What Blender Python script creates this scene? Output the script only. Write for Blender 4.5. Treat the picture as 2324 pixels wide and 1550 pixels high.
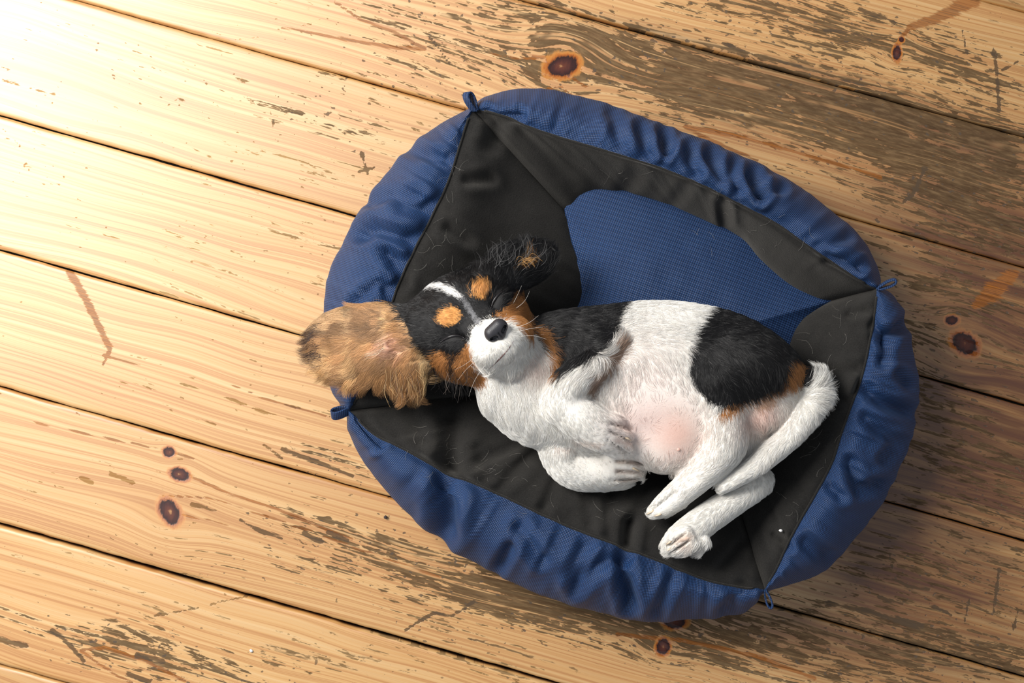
import bpy, math, random
import numpy as np
from mathutils import Vector, Matrix
from mathutils.bvhtree import BVHTree
from mathutils import kdtree

for o in list(bpy.data.objects):
    bpy.data.objects.remove(o)
SC = bpy.context.scene
COL = SC.collection
rng = np.random.default_rng(11)
random.seed(5)

# ------------------------------------------------------------------ camera, light, exposure
H = 1.45            # camera height above the boards (m)
S = 0.00042         # metres per photo pixel on the boards
cam_d = bpy.data.cameras.new('camera')
cam_d.sensor_width = 36.0
cam_d.lens = 36.0 * H / (2324 * S)
cam_d.clip_start = 0.01
cam = bpy.data.objects.new('camera', cam_d)
cam.location = (0, 0, H)
COL.objects.link(cam)
SC.camera = cam

world = bpy.data.worlds.new('room_light')
SC.world = world
world.use_nodes = True
world.node_tree.nodes['Background'].inputs[0].default_value = (0.86, 0.92, 1.0, 1)
world.node_tree.nodes['Background'].inputs[1].default_value = 0.40

def area(name, loc, target, sx, sy, power, col):
    d = bpy.data.lights.new(name, 'AREA')
    d.shape = 'RECTANGLE'; d.size = sx; d.size_y = sy
    d.energy = power; d.color = col
    o = bpy.data.objects.new(name, d)
    o.location = loc
    o.rotation_euler = (Vector(target) - Vector(loc)).to_track_quat('-Z', 'Y').to_euler()
    COL.objects.link(o)
    return o
# daylight from the window up and to the left of the bed
area('window_light', (-1.12, 0.66, 1.34), (-0.05, 0.03, 0.0), 0.80, 0.90, 61.0, (1.0, 0.970, 0.925))
SC.view_settings.view_transform = 'Standard'
SC.view_settings.look = 'None'
SC.view_settings.exposure = 0.12
SC.view_settings.gamma = 1.0
SC.view_settings.use_curve_mapping = False
SC.cycles.max_bounces = 6
SC.cycles.diffuse_bounces = 3
SC.cycles.glossy_bounces = 2
SC.cycles.transmission_bounces = 2

# ------------------------------------------------------------------ helpers
def W(px, py, z):
    """photo pixel seen at height z -> metres"""
    px = np.asarray(px, float); py = np.asarray(py, float); z = np.asarray(z, float)
    k = S * (H - z) / H
    return np.stack(np.broadcast_arrays((px - 1162) * k, -(py - 775) * k, z), -1)

def UNW(P):
    k = S * (H - P[..., 2]) / H
    return P[..., 0] / k + 1162, 775 - P[..., 1] / k

def sstep(a, b, x):
    t = np.clip((x - a) / (b - a), 0, 1)
    return t * t * (3 - 2 * t)

_perm = rng.permutation(4096)
def vnoise(x, y, seed=0):
    """smooth 2-D value noise, -1..1"""
    x = np.asarray(x, float) + seed * 17.31; y = np.asarray(y, float) + seed * 9.73
    xi = np.floor(x).astype(int); yi = np.floor(y).astype(int)
    fx = x - xi; fy = y - yi
    fx = fx * fx * (3 - 2 * fx); fy = fy * fy * (3 - 2 * fy)
    def h(a, b): return _perm[(_perm[a & 4095] + b) & 4095] / 2047.5 - 1
    return ((h(xi, yi) * (1 - fx) + h(xi + 1, yi) * fx) * (1 - fy)
            + (h(xi, yi + 1) * (1 - fx) + h(xi + 1, yi + 1) * fx) * fy)

def resample(poly, n, closed=False):
    """smooth (Catmull-Rom) then even resample of a pixel polyline"""
    p = np.array(poly, float)
    q = np.vstack([2 * p[0] - p[1], p, 2 * p[-1] - p[-2]])
    out = []
    for i in range(1, len(q) - 2):
        t = np.linspace(0, 1, 12, endpoint=False)[:, None]
        a, b, c, d = q[i - 1], q[i], q[i + 1], q[i + 2]
        out.append(0.5 * (2 * b + (c - a) * t + (2 * a - 5 * b + 4 * c - d) * t ** 2 + (3 * b - a - 3 * c + d) * t ** 3))
    out.append(p[-1:])
    p = np.vstack(out)
    L = np.r_[0, np.cumsum(np.linalg.norm(np.diff(p[:, :2], axis=0), axis=1))]
    t = np.linspace(0, L[-1], n)
    return np.stack([np.interp(t, L, p[:, k]) for k in range(p.shape[1])], -1)

def seg_dist(x, y, poly):
    d = np.full(np.shape(x), 1e9)
    for (ax, ay), (bx, by) in zip(poly[:-1], poly[1:]):
        vx, vy = bx - ax, by - ay
        t = np.clip(((x - ax) * vx + (y - ay) * vy) / (vx * vx + vy * vy + 1e-9), 0, 1)
        d = np.minimum(d, np.hypot(x - ax - t * vx, y - ay - t * vy))
    return d

def in_poly(x, y, poly):
    r = np.zeros(np.shape(x), bool)
    n = len(poly)
    for i in range(n):
        x1, y1 = poly[i]; x2, y2 = poly[(i + 1) % n]
        if y1 == y2: continue
        c = ((y1 > y) != (y2 > y)) & (x < (x2 - x1) * (y - y1) / (y2 - y1) + x1)
        r ^= c
    return r

def mesh_obj(name, V, F, mat, parent=None, smooth=True, fattr=None, vattr=None, cattr=None):
    me = bpy.data.meshes.new(name)
    V = np.asarray(V, float).reshape(-1, 3)
    if isinstance(F, np.ndarray):
        F = F.astype(np.int32)
        k = F.shape[1]
        me.vertices.add(len(V)); me.vertices.foreach_set('co', V.ravel())
        me.loops.add(F.size); me.loops.foreach_set('vertex_index', F.ravel())
        me.polygons.add(len(F))
        me.polygons.foreach_set('loop_start', np.arange(0, F.size, k, dtype=np.int32))
        me.polygons.foreach_set('loop_total', np.full(len(F), k, np.int32))
        me.update(calc_edges=True)
    else:
        me.from_pydata(V.tolist(), [], F)
    me.validate()
    me.polygons.foreach_set('use_smooth', np.full(len(me.polygons), smooth))
    for k, a in (fattr or {}).items():
        me.attributes.new(k, 'FLOAT', 'POINT').data.foreach_set('value', np.asarray(a, np.float32).ravel())
    for k, a in (vattr or {}).items():
        me.attributes.new(k, 'FLOAT_VECTOR', 'POINT').data.foreach_set('vector', np.asarray(a, np.float32).ravel())
    for k, a in (cattr or {}).items():
        a = np.concatenate([np.asarray(a, np.float32), np.ones((len(a), 1), np.float32)], 1)
        me.attributes.new(k, 'FLOAT_COLOR', 'POINT').data.foreach_set('color', a.ravel())
    if mat: me.materials.append(mat)
    o = bpy.data.objects.new(name, me)
    COL.objects.link(o)
    if parent: o.parent = parent
    return o

def grid_faces(nu, nv, flip=False):
    i, j = np.meshgrid(np.arange(nu - 1), np.arange(nv - 1), indexing='ij')
    a = (i * nv + j).ravel()
    F = np.stack([a, a + nv, a + nv + 1, a + 1], -1)
    return F[:, ::-1] if flip else F

def tube(path, r, n=8, caps=True):
    path = np.asarray(path, float)
    r = np.broadcast_to(np.asarray(r, float), (len(path),))
    T = np.gradient(path, axis=0); T /= np.linalg.norm(T, axis=1)[:, None] + 1e-12
    up = np.array([0, 0, 1.0]); ups = np.where(np.abs(T @ up)[:, None] > .95, np.array([[1.0, 0, 0]]), up[None])
    A = np.cross(T, ups); A /= np.linalg.norm(A, axis=1)[:, None] + 1e-12
    B = np.cross(T, A)
    th = np.linspace(0, 2 * np.pi, n, endpoint=False)
    V = path[:, None] + r[:, None, None] * (np.cos(th)[None, :, None] * A[:, None] + np.sin(th)[None, :, None] * B[:, None])
    F = []
    m = len(path)
    for i in range(m - 1):
        for j in range(n):
            F.append((i * n + j, i * n + (j + 1) % n, (i + 1) * n + (j + 1) % n, (i + 1) * n + j))
    if caps:
        F.append(tuple(range(n))[::-1]); F.append(tuple((m - 1) * n + j for j in range(n)))
    return V.reshape(-1, 3), F

def empty(name, loc):
    o = bpy.data.objects.new(name, None)
    o.location = loc; o.empty_display_size = .05
    COL.objects.link(o)
    return o

class N:
    """small node-tree writer"""
    def __init__(s, name):
        s.m = bpy.data.materials.new(name); s.m.use_nodes = True
        s.t = s.m.node_tree; s.t.nodes.clear()
        s.out = s.t.nodes.new('ShaderNodeOutputMaterial')
        s.b = s.t.nodes.new('ShaderNodeBsdfPrincipled')
        s.t.links.new(s.b.outputs[0], s.out.inputs[0])
    def set(s, sock, v):
        if isinstance(v, bpy.types.NodeSocket): s.t.links.new(v, sock)
        elif isinstance(v, (tuple, list)) and len(v) == 3 and sock.type == 'RGBA': sock.default_value = (*v, 1)
        else: sock.default_value = v
    def attr(s, name, out='Fac'):
        n = s.t.nodes.new('ShaderNodeAttribute'); n.attribute_name = name
        return n.outputs[out]
    def math(s, op, a, b=0.0, c=None, clamp=False):
        n = s.t.nodes.new('ShaderNodeMath'); n.operation = op; n.use_clamp = clamp
        s.set(n.inputs[0], a); s.set(n.inputs[1], b)
        if c is not None: s.set(n.inputs[2], c)
        return n.outputs[0]
    def vec(s, x, y, z=0.0):
        n = s.t.nodes.new('ShaderNodeCombineXYZ')
        s.set(n.inputs[0], x); s.set(n.inputs[1], y); s.set(n.inputs[2], z)
        return n.outputs[0]
    def noise(s, v, scale=1.0, detail=2.0, rough=.5, dist=0.0):
        n = s.t.nodes.new('ShaderNodeTexNoise')
        s.set(n.inputs['Vector'], v); n.inputs['Scale'].default_value = scale
        n.inputs['Detail'].default_value = detail; n.inputs['Roughness'].default_value = rough
        n.inputs['Distortion'].default_value = dist
        return n.outputs['Fac']
    def smooth(s, x, a, b, to0=0.0, to1=1.0):
        n = s.t.nodes.new('ShaderNodeMapRange'); n.interpolation_type = 'SMOOTHSTEP'
        s.set(n.inputs[0], x); s.set(n.inputs[1], a); s.set(n.inputs[2], b)
        s.set(n.inputs[3], to0); s.set(n.inputs[4], to1)
        return n.outputs[0]
    def lin(s, x, a, b, to0=0.0, to1=1.0):
        n = s.t.nodes.new('ShaderNodeMapRange')
        s.set(n.inputs[0], x); s.set(n.inputs[1], a); s.set(n.inputs[2], b)
        s.set(n.inputs[3], to0); s.set(n.inputs[4], to1)
        return n.outputs[0]
    def mix(s, f, a, b, mode='MIX'):
        n = s.t.nodes.new('ShaderNodeMix'); n.data_type = 'RGBA'; n.blend_type = mode
        s.set(n.inputs[0], f); s.set(n.inputs[6], a); s.set(n.inputs[7], b)
        return n.outputs[2]
    def ramp(s, f, stops):
        n = s.t.nodes.new('ShaderNodeValToRGB')
        e = n.color_ramp.elements
        while len(e) < len(stops): e.new(.5)
        for k, (p, c) in enumerate(stops):
            e[k].position = p; e[k].color = (*c, 1)
        s.set(n.inputs[0], f)
        return n.outputs[0]
    def bump(s, h, strength=.5, dist=.001, normal=None):
        n = s.t.nodes.new('ShaderNodeBump'); n.inputs['Strength'].default_value = strength
        n.inputs['Distance'].default_value = dist; s.set(n.inputs['Height'], h)
        if normal: s.set(n.inputs['Normal'], normal)
        return n.outputs[0]
    def geo(s, out='Position'):
        return s.t.nodes.new('ShaderNodeNewGeometry').outputs[out]
    def obj(s):
        return s.t.nodes.new('ShaderNodeTexCoord').outputs['Object']
    def bs(s, **k):
        for a, v in k.items(): s.set(s.b.inputs[a.replace('_', ' ')], v)

# ------------------------------------------------------------------ materials
def wood_material():
    n = N('old_varnished_pine')
    G, A, seed = n.attr('grain'), n.attr('along'), n.attr('seed')
    wear, stain, kd, streak, scuff, tone = (n.attr(k) for k in ('wear', 'stain', 'knot', 'streak', 'scuff', 'tone'))
    ring = n.noise(n.vec(n.math('MULTIPLY', A, 1.3), n.math('MULTIPLY', G, 330.0), seed), 1, 2.0, .6)
    fine = n.noise(n.vec(n.math('MULTIPLY', A, 14.0), n.math('MULTIPLY', G, 1300.0), seed), 1, 2, .6)
    broad = n.noise(n.vec(n.math('MULTIPLY', A, 2.5), n.math('MULTIPLY', G, 28.0), seed), 1, 2, .5)
    c = n.ramp(ring, [(.30, (.570, .365, .160)), (.50, (.535, .300, .100)), (.60, (.41, .185, .045)), (.70, (.51, .282, .095))])
    c = n.mix(n.lin(broad, .40, .72, 0, .7), c, n.mix(1.0, c, (.86, .74, .58), 'MULTIPLY'))
    c = n.mix(n.lin(fine, .3, .7, 0.0, .30), c, n.mix(1.0, c, (.72, .62, .50), 'MULTIPLY'))
    tn = n.t.nodes.new('ShaderNodeHueSaturation')
    n.set(tn.inputs['Color'], c); n.set(tn.inputs['Value'], tone); tn.inputs['Saturation'].default_value = 1.0
    c = tn.outputs[0]
    # brown stain soaked into the boards
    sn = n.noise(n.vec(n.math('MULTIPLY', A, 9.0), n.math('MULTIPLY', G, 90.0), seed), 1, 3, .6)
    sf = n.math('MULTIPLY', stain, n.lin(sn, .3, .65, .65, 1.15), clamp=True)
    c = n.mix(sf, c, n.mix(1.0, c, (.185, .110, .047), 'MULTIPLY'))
    # worn patches where the varnish is gone
    w1 = n.noise(n.vec(n.math('MULTIPLY', A, 50.0), n.math('MULTIPLY', G, 190.0), seed), 1, 3.0, .62, .4)
    w2 = n.noise(n.vec(n.math('MULTIPLY', A, 11.0), n.math('MULTIPLY', G, 30.0), seed), 1, 2, .5)
    wv = n.math('ADD', n.math('MULTIPLY', w1, .74), n.math('MULTIPLY', w2, .40))
    wv = n.math('ADD', wv, n.math('MULTIPLY', n.math('SUBTRACT', .5, ring), .62))
    th = n.lin(wear, 0.0, 1.0, .825, .43)
    rl = n.noise(n.vec(n.math('MULTIPLY', A, 1.6), n.math('MULTIPLY', G, 95.0), n.math('ADD', seed, 9.0)), 1, 1.5, .5)
    ridge = n.smooth(n.math('ABSOLUTE', n.math('SUBTRACT', rl, .5)), .007, .026, 1.0, 0.0)
    rb = n.noise(n.vec(n.math('MULTIPLY', A, 24.0), n.math('MULTIPLY', G, 60.0), n.math('ADD', seed, 5.0)), 1, 2, .6)
    ridge = n.math('MULTIPLY', ridge, n.smooth(rb, .38, .52))
    worn = n.math('MULTIPLY', n.smooth(n.math('SUBTRACT', wv, th), -.012, .03), n.math('SUBTRACT', 1.0, n.math('MULTIPLY', ridge, .85)))
    wn = n.noise(n.vec(n.math('MULTIPLY', A, 60.0), n.math('MULTIPLY', G, 420.0), seed), 1, 3, .65)
    wc = n.ramp(wn, [(.25, (.031, .018, .009)), (.5, (.073, .045, .023)), (.75, (.165, .104, .052))])
    c = n.mix(n.math('MULTIPLY', worn, n.lin(wear, .08, .34, .36, .88)), c, wc)  # marks weaker on lightly worn left boards, partly painting in the pale haze
    # fine dark specks
    sp = n.noise(n.vec(n.math('MULTIPLY', A, 150.0), n.math('MULTIPLY', G, 260.0), seed), 1, 1, .5)
    spm = n.smooth(n.math('SUBTRACT', sp, n.lin(wear, 0, .5, .78, .69)), 0.0, .03)
    c = n.mix(n.math('MULTIPLY', spm, n.lin(wear, .08, .34, .35, .8)), c, (.075, .055, .04))
    # resin streaks, scratches, knots drawn as distance fields
    sk = n.smooth(n.math('ADD', n.math('ADD', streak, n.lin(fine, .3, .7, -.18, .18)), n.lin(w1, .3, .7, -.28, .20)), .30, .60)
    c = n.mix(n.math('MULTIPLY', sk, .82), c, n.ramp(fine, [(.3, (.085, .024, .004)), (.7, (.34, .115, .018))]))
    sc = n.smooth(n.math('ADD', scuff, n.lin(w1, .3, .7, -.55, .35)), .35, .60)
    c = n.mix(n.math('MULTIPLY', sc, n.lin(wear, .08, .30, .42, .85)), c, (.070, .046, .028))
    worn0 = worn
    worn = n.math('MAXIMUM', n.math('MAXIMUM', worn, sc), n.math('MULTIPLY', spm, .9))
    kn = n.math('ADD', kd, n.lin(n.noise(n.vec(n.math('MULTIPLY', A, 260.0), n.math('MULTIPLY', G, 260.0), seed), 1, 3, .6), .3, .7, -.16, .16))
    kc = n.ramp(n.math('MULTIPLY', kn, .5), [(.0, (.34, .17, .07)), (.09, (.10, .028, .016)), (.30, (.050, .014, .012)), (.46, (.022, .008, .008)), (.54, (.30, .085, .014)), (.72, (.50, .215, .05))])
    kc = n.mix(stain, kc, n.mix(1.0, kc, (.42, .36, .30), 'MULTIPLY'))
    c = n.mix(n.smooth(kn, 1.25, 1.65, 1.0, 0.0), c, kc)
    worn = n.math('MAXIMUM', worn, n.math('MULTIPLY', sk, .6))
    worn = n.math('MAXIMUM', worn, n.smooth(kn, .8, 1.2, .8, 0.0))
    h = n.math('SUBTRACT', n.math('MULTIPLY', ring, -.25), n.math('MULTIPLY', worn, .8))
    n.bs(Base_Color=c, Roughness=n.math('ADD', .43, n.math('MULTIPLY', worn, .20)), IOR=1.6, Coat_Weight=n.math('MULTIPLY', n.math('SUBTRACT', 1.0, n.math('MULTIPLY', worn, .95)), n.math('SUBTRACT', .85, n.math('MULTIPLY', stain, .60))), Specular_IOR_Level=n.math('SUBTRACT', .5, n.math('MULTIPLY', worn, .38)), Coat_Roughness=.54, Coat_IOR=1.6,
         Normal=n.bump(h, .55, .0007))
    return n.m

def nylon_material():
    n = N('navy_woven_nylon')
    f = n.attr('fab', 'Vector')
    sx = n.t.nodes.new('ShaderNodeSeparateXYZ'); n.set(sx.inputs[0], f)
    u, v = sx.outputs[0], sx.outputs[1]
    k = 2 * math.pi / .0031
    a = n.math('SINE', n.math('MULTIPLY', n.math('ADD', u, v), k))
    b = n.math('SINE', n.math('MULTIPLY', n.math('SUBTRACT', u, v), k))
    w = n.math('MULTIPLY', a, b)
    tw = n.noise(n.vec(n.math('MULTIPLY', u, 60.0), n.math('MULTIPLY', v, 60.0)), 1, 2, .5)
    c = n.ramp(n.lin(w, -1, 1), [(.0, (.0020, .0062, .024)), (.5, (.0068, .0260, .086)), (1.0, (.025, .080, .220))])
    c = n.mix(n.lin(tw, .3, .7, 0, .35), c, n.mix(1.0, c, (.6, .62, .7), 'MULTIPLY'))
    big = n.noise(n.vec(n.math('MULTIPLY', u, 240.0), n.math('MULTIPLY', v, 240.0)), 1, 1, .5)
    hh = n.math('ADD', w, n.math('MULTIPLY', big, .4))
    n.bs(Base_Color=c, Roughness=.5, IOR=1.4, Normal=n.bump(hh, .6, .0005), Sheen_Weight=.05, Sheen_Roughness=.4, Sheen_Tint=(.6, .75, 1.0))
    return n.m

def fleece_material():
    n = N('black_felted_fleece')
    p = n.obj()
    a = n.noise(p, 900, 3, .6); b = n.noise(p, 45, 3, .6); s = n.noise(p, 1700, 1, .5)
    c = n.ramp(a, [(.3, (.0060, .0055, .0052)), (.7, (.0150, .0142, .0132))])
    c = n.mix(n.lin(b, .4, .7, 0, .5), c, (.019, .0175, .016))
    c = n.mix(n.math('MULTIPLY', n.smooth(s, .74, .80), .5), c, (.16, .15, .13))
    n.bs(Base_Color=c, Roughness=.95, Sheen_Weight=.12, Sheen_Roughness=.55, Sheen_Tint=(.85, .8, .72), IOR=1.3,
         Normal=n.bump(n.math('ADD', a, n.math('MULTIPLY', b, .8)), .5, .0012))
    return n.m

def plain(name, col, rough=.6, **k):
    n = N(name)
    nz = n.noise(n.obj(), 400, 3, .6)
    n.bs(Base_Color=n.mix(n.lin(nz, .3, .7, 0, .4), col, tuple(c * .72 for c in col)), Roughness=rough,
         Normal=n.bump(nz, .25, .0006), **k)
    return n.m

M_WOOD = wood_material()
M_NYLON = nylon_material()
M_FLEECE = fleece_material()
M_GAP = plain('dusty_dark_subfloor', (.018, .013, .010), .95)

# ------------------------------------------------------------------ floor boards
def line(x, y0, sl): return y0 + sl * x
# board joints, top to bottom: (y at photo x=0, slope, half gap in px)
LINES = [(-1520, .270, 2), (-1215, .271, 2), (-911, .272, 2), (-611, .2745, 2.2), (-322, .272, 3.0), (-48, .2818, 1.9), (262, .2830, 2.4), (567, .2840, 2.0),
         (878, .2830, 2.6), (1189, .2872, 5.0), (1507, .2872, 2.4), (1815, .2872, 2.6), (2120, .287, 2.5), (2425, .287, 2.5)]
# (x, y, rx, ry, angle) in photo px
KNOTS = [(1276, 150, 34, 23, -12), (383, 1026, 13, 11, 0), (408, 1077, 21, 14, 15), (386, 1162, 20, 30, -32),
         (1505, 1467, 14, 18, 10), (1532, 1411, 24, 14, 0), (2036, 120, 9, 17, 0), (2046, 90, 6, 6, 0),
         (2160, 727, 14, 10, 0), (2190, 780, 30, 21, 30), (-160, 700, 18, 14, 0), (2520, 1000, 22, 16, 0)]
STREAKS = [  # resin pockets and orange growth-ring flames: polyline, half width at start, at end
    ([(2210, 0), (2130, 40), (2065, 62)], 15, 7), ([(2064, 64), (2052, 78)], 5, 4), ([(2048, 82), (2044, 96)], 4, 3), ([(2036, 105), (2038, 140)], 6, 5),
    ([(2304, 622), (2290, 630)], 9, 14), ([(2292, 628), (2255, 660)], 14, 19), ([(2258, 658), (2215, 692)], 19, 9),
    ([(158, 618), (185, 660), (215, 720), (250, 790)], 8, 6), ([(250, 795), (235, 826)], 4, 2),
    ([(235, 808), (320, 828)], 3, 2),
    ([(760, 5), (820, 45), (900, 75), (966, 112)], 2, 4), ([(966, 112), (900, 108), (830, 98), (640, 62)], 4, 2),
    ([(1292, 165), (1300, 178), (1330, 197)], 4, 2), ([(1210, 128), (1240, 130), (1276, 122), (1300, 126)], 2.4, 2.4),
    ([(1100, 120), (1180, 133), (1240, 132)], 1.6, 2.4),
    ([(1555, 288), (1600, 296), (1690, 312), (1830, 352), (2000, 402)], 5, 3), ([(1556, 290), (1640, 330), (1720, 365)], 4, 3),
    ([(430, 1080), (520, 1120), (640, 1160), (800, 1225)], 2.5, 3), ([(370, 1125), (470, 1130), (600, 1170), (800, 1240), (1000, 1310)], 1.6, 2.2),
    ([(415, 1170), (470, 1180), (520, 1195)], 2, 1.2), ([(300, 1005), (378, 1025), (440, 1040)], 1.8, 2),
    ([(185, 1475), (240, 1470), (330, 1500), (420, 1545)], 3.5, 3), ([(183, 1477), (215, 1500), (260, 1530), (300, 1550)], 3, 3),
    ([(1400, 1440), (1560, 1455), (1720, 1490), (1850, 1540)], 4, 4), ([(1240, 202), (1275, 198), (1300, 218)], 2, 2),
    ([(520, 870), (600, 905), (740, 945)], 1.5, 1.5), ([(60, 955), (200, 985), (378, 1024)], 1.2, 1.6)]
SCUFFS = [  # scratches and dents
    ([(920, 1430), (960, 1405), (985, 1392), (1025, 1398), (1055, 1380), (1076, 1364)], 4.5), ([(350, 1398), (395, 1390), (450, 1380)], 3),
    ([(478, 1371), (520, 1362), (560, 1354)], 2.4), ([(2052, 458), (2075, 438), (2086, 412), (2098, 385)], 6.5), ([(972, 82), (998, 112), (1022, 146)], 2),
    ([(500, 94), (560, 88), (600, 82), (640, 76)], 2.4), ([(680, 60), (712, 52), (735, 42)], 2.4), ([(1870, 70), (1930, 72), (1975, 90)], 3.5),
    ([(1950, 22), (2000, 38), (2030, 52)], 5.5), ([(2185, 70), (2192, 110), (2196, 122)], 3.2), ([(2255, 110), (2262, 160), (2268, 250)], 5),
    ([(2275, 160), (2310, 140)], 3.5), ([(24, 420), (55, 378), (78, 340)], 2.2), ([(85, 418), (140, 418), (146, 402), (120, 380)], 1.8),
    ([(40, 322), (52, 345), (54, 368)], 1.8), ([(460, 255), (470, 285)], 2), ([(400, 225), (470, 230)], 2), ([(820, 345), (835, 395)], 4),
    ([(815, 390), (850, 380)], 3), ([(615, 245), (625, 320)], 2.5), ([(230, 862), (300, 872), (380, 890)], 2), ([(440, 948), (490, 964)], 3.4),
    ([(410, 870), (520, 905), (600, 935), (660, 950), (745, 972)], 4.0), ([(640, 915), (680, 928)], 6), ([(430, 856), (470, 866)], 4),
    ([(2020, 1256), (2024, 1290)], 2.6), ([(2268, 1290), (2262, 1340), (2255, 1390)], 4), ([(2200, 1360), (2190, 1410)], 3), ([(2310, 1390), (2300, 1430)], 4),
    ([(2005, 1300), (2060, 1330), (2110, 1340)], 4), ([(1880, 1370), (2000, 1395), (2090, 1420)], 9), ([(1995, 1355), (2050, 1370)], 5), ([(2110, 1370), (2160, 1395)], 5),
    ([(1060, 1445), (1200, 1490), (1340, 1530)], 3), ([(120, 1430), (160, 1465), (190, 1500)], 6), ([(0, 1450), (60, 1465)], 7), ([(310, 1485), (370, 1500)], 7), ([(290, 1530), (340, 1545)], 7),
    ([(1640, 95), (1700, 120), (1830, 155), (1960, 195)], 2.2), ([(1550, 66), (1600, 85), (1690, 118)], 2), ([(640, 1020), (720, 1048), (800, 1080)], 6), ([(600, 1010), (640, 1040)], 4),
    ([(545, 1180), (600, 1210)], 4), ([(580, 1200), (640, 1222)], 4), ([(690, 1210), (730, 1230)], 6), ([(745, 1210), (790, 1225)], 6), ([(250, 1075), (300, 1095)], 6), ([(185, 1085), (210, 1095)], 5), ([(435, 1145), (490, 1158)], 5)]
WEAR = [(1950, 300, 420, 60, .18), (2200, 480, 200, 60, .2), (2000, 1400, 300, 120, .10), (1700, 1500, 500, 60, .12), (1900, 60, 400, 60, .18), (900, 1330, 500, 60, .14), (350, 1500, 400, 40, .15),  # x, y, rx, ry, amount : where feet and claws have worn the varnish through
    (1900, 230, 620, 75, .52), (2150, 360, 320, 90, .55), (1650, 250, 250, 80, .42), (1500, 130, 250, 60, .40), (2150, 450, 330, 70, .35),
    (1900, 90, 320, 80, .26), (2220, 170, 160, 120, .26), (1150, 90, 260, 90, .24), (850, 130, 200, 80, .14), (1000, 150, 260, 80, .22), (1200, 60, 260, 50, .15), (1050, 1300, 300, 60, .12), (820, 1180, 200, 60, .14),
    (2180, 680, 260, 160, .42), (2180, 1000, 260, 150, .42), (2170, 1290, 260, 110, .24), (1850, 1460, 420, 80, .52), (1450, 1420, 300, 70, .46),
    (1150, 1340, 240, 70, .36), (900, 1270, 200, 60, .34), (700, 1200, 180, 50, .22), (250, 1480, 260, 60, .32), (600, 1300, 200, 60, .12), (500, 1490, 300, 70, .16),
    (760, 1060, 120, 45, .30), (620, 200, 180, 70, .15), (740, 330, 120, 90, .16), (650, 600, 160, 120, .10), (1350, 260, 180, 40, .30), (2250, 1480, 180, 80, .3)]
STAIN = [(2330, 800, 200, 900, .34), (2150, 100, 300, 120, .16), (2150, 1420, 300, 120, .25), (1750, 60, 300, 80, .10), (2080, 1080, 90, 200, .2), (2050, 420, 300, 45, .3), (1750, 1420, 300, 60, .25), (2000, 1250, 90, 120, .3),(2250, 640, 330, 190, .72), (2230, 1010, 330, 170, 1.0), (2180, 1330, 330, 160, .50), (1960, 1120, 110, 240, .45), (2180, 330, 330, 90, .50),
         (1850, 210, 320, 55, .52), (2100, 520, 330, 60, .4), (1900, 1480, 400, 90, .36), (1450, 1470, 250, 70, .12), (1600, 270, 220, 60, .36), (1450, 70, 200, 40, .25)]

floor = mesh_obj('floor', W([-1500, 3900, 3900, -1500], [2700, 3600, -900, -1800], -.0245), [(0, 1, 2, 3)], M_GAP)
# solid sub-floor slab
_v = np.vstack([W([-1500, 3900, 3900, -1500], [2900, 4100, -900, -1900], -.0245), W([-1500, 3900, 3900, -1500], [2900, 4100, -900, -1900], -.06)])
bpy.data.objects.remove(floor)
floor = mesh_obj('floor', _v, [(0, 1, 2, 3), (7, 6, 5, 4), (0, 4, 5, 1), (1, 5, 6, 2), (2, 6, 7, 3), (3, 7, 4, 0)], M_GAP, smooth=False)
floor['kind'] = 'structure'
floor['label'] = 'old worn varnished pine floorboards running diagonally under the dog bed'

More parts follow.
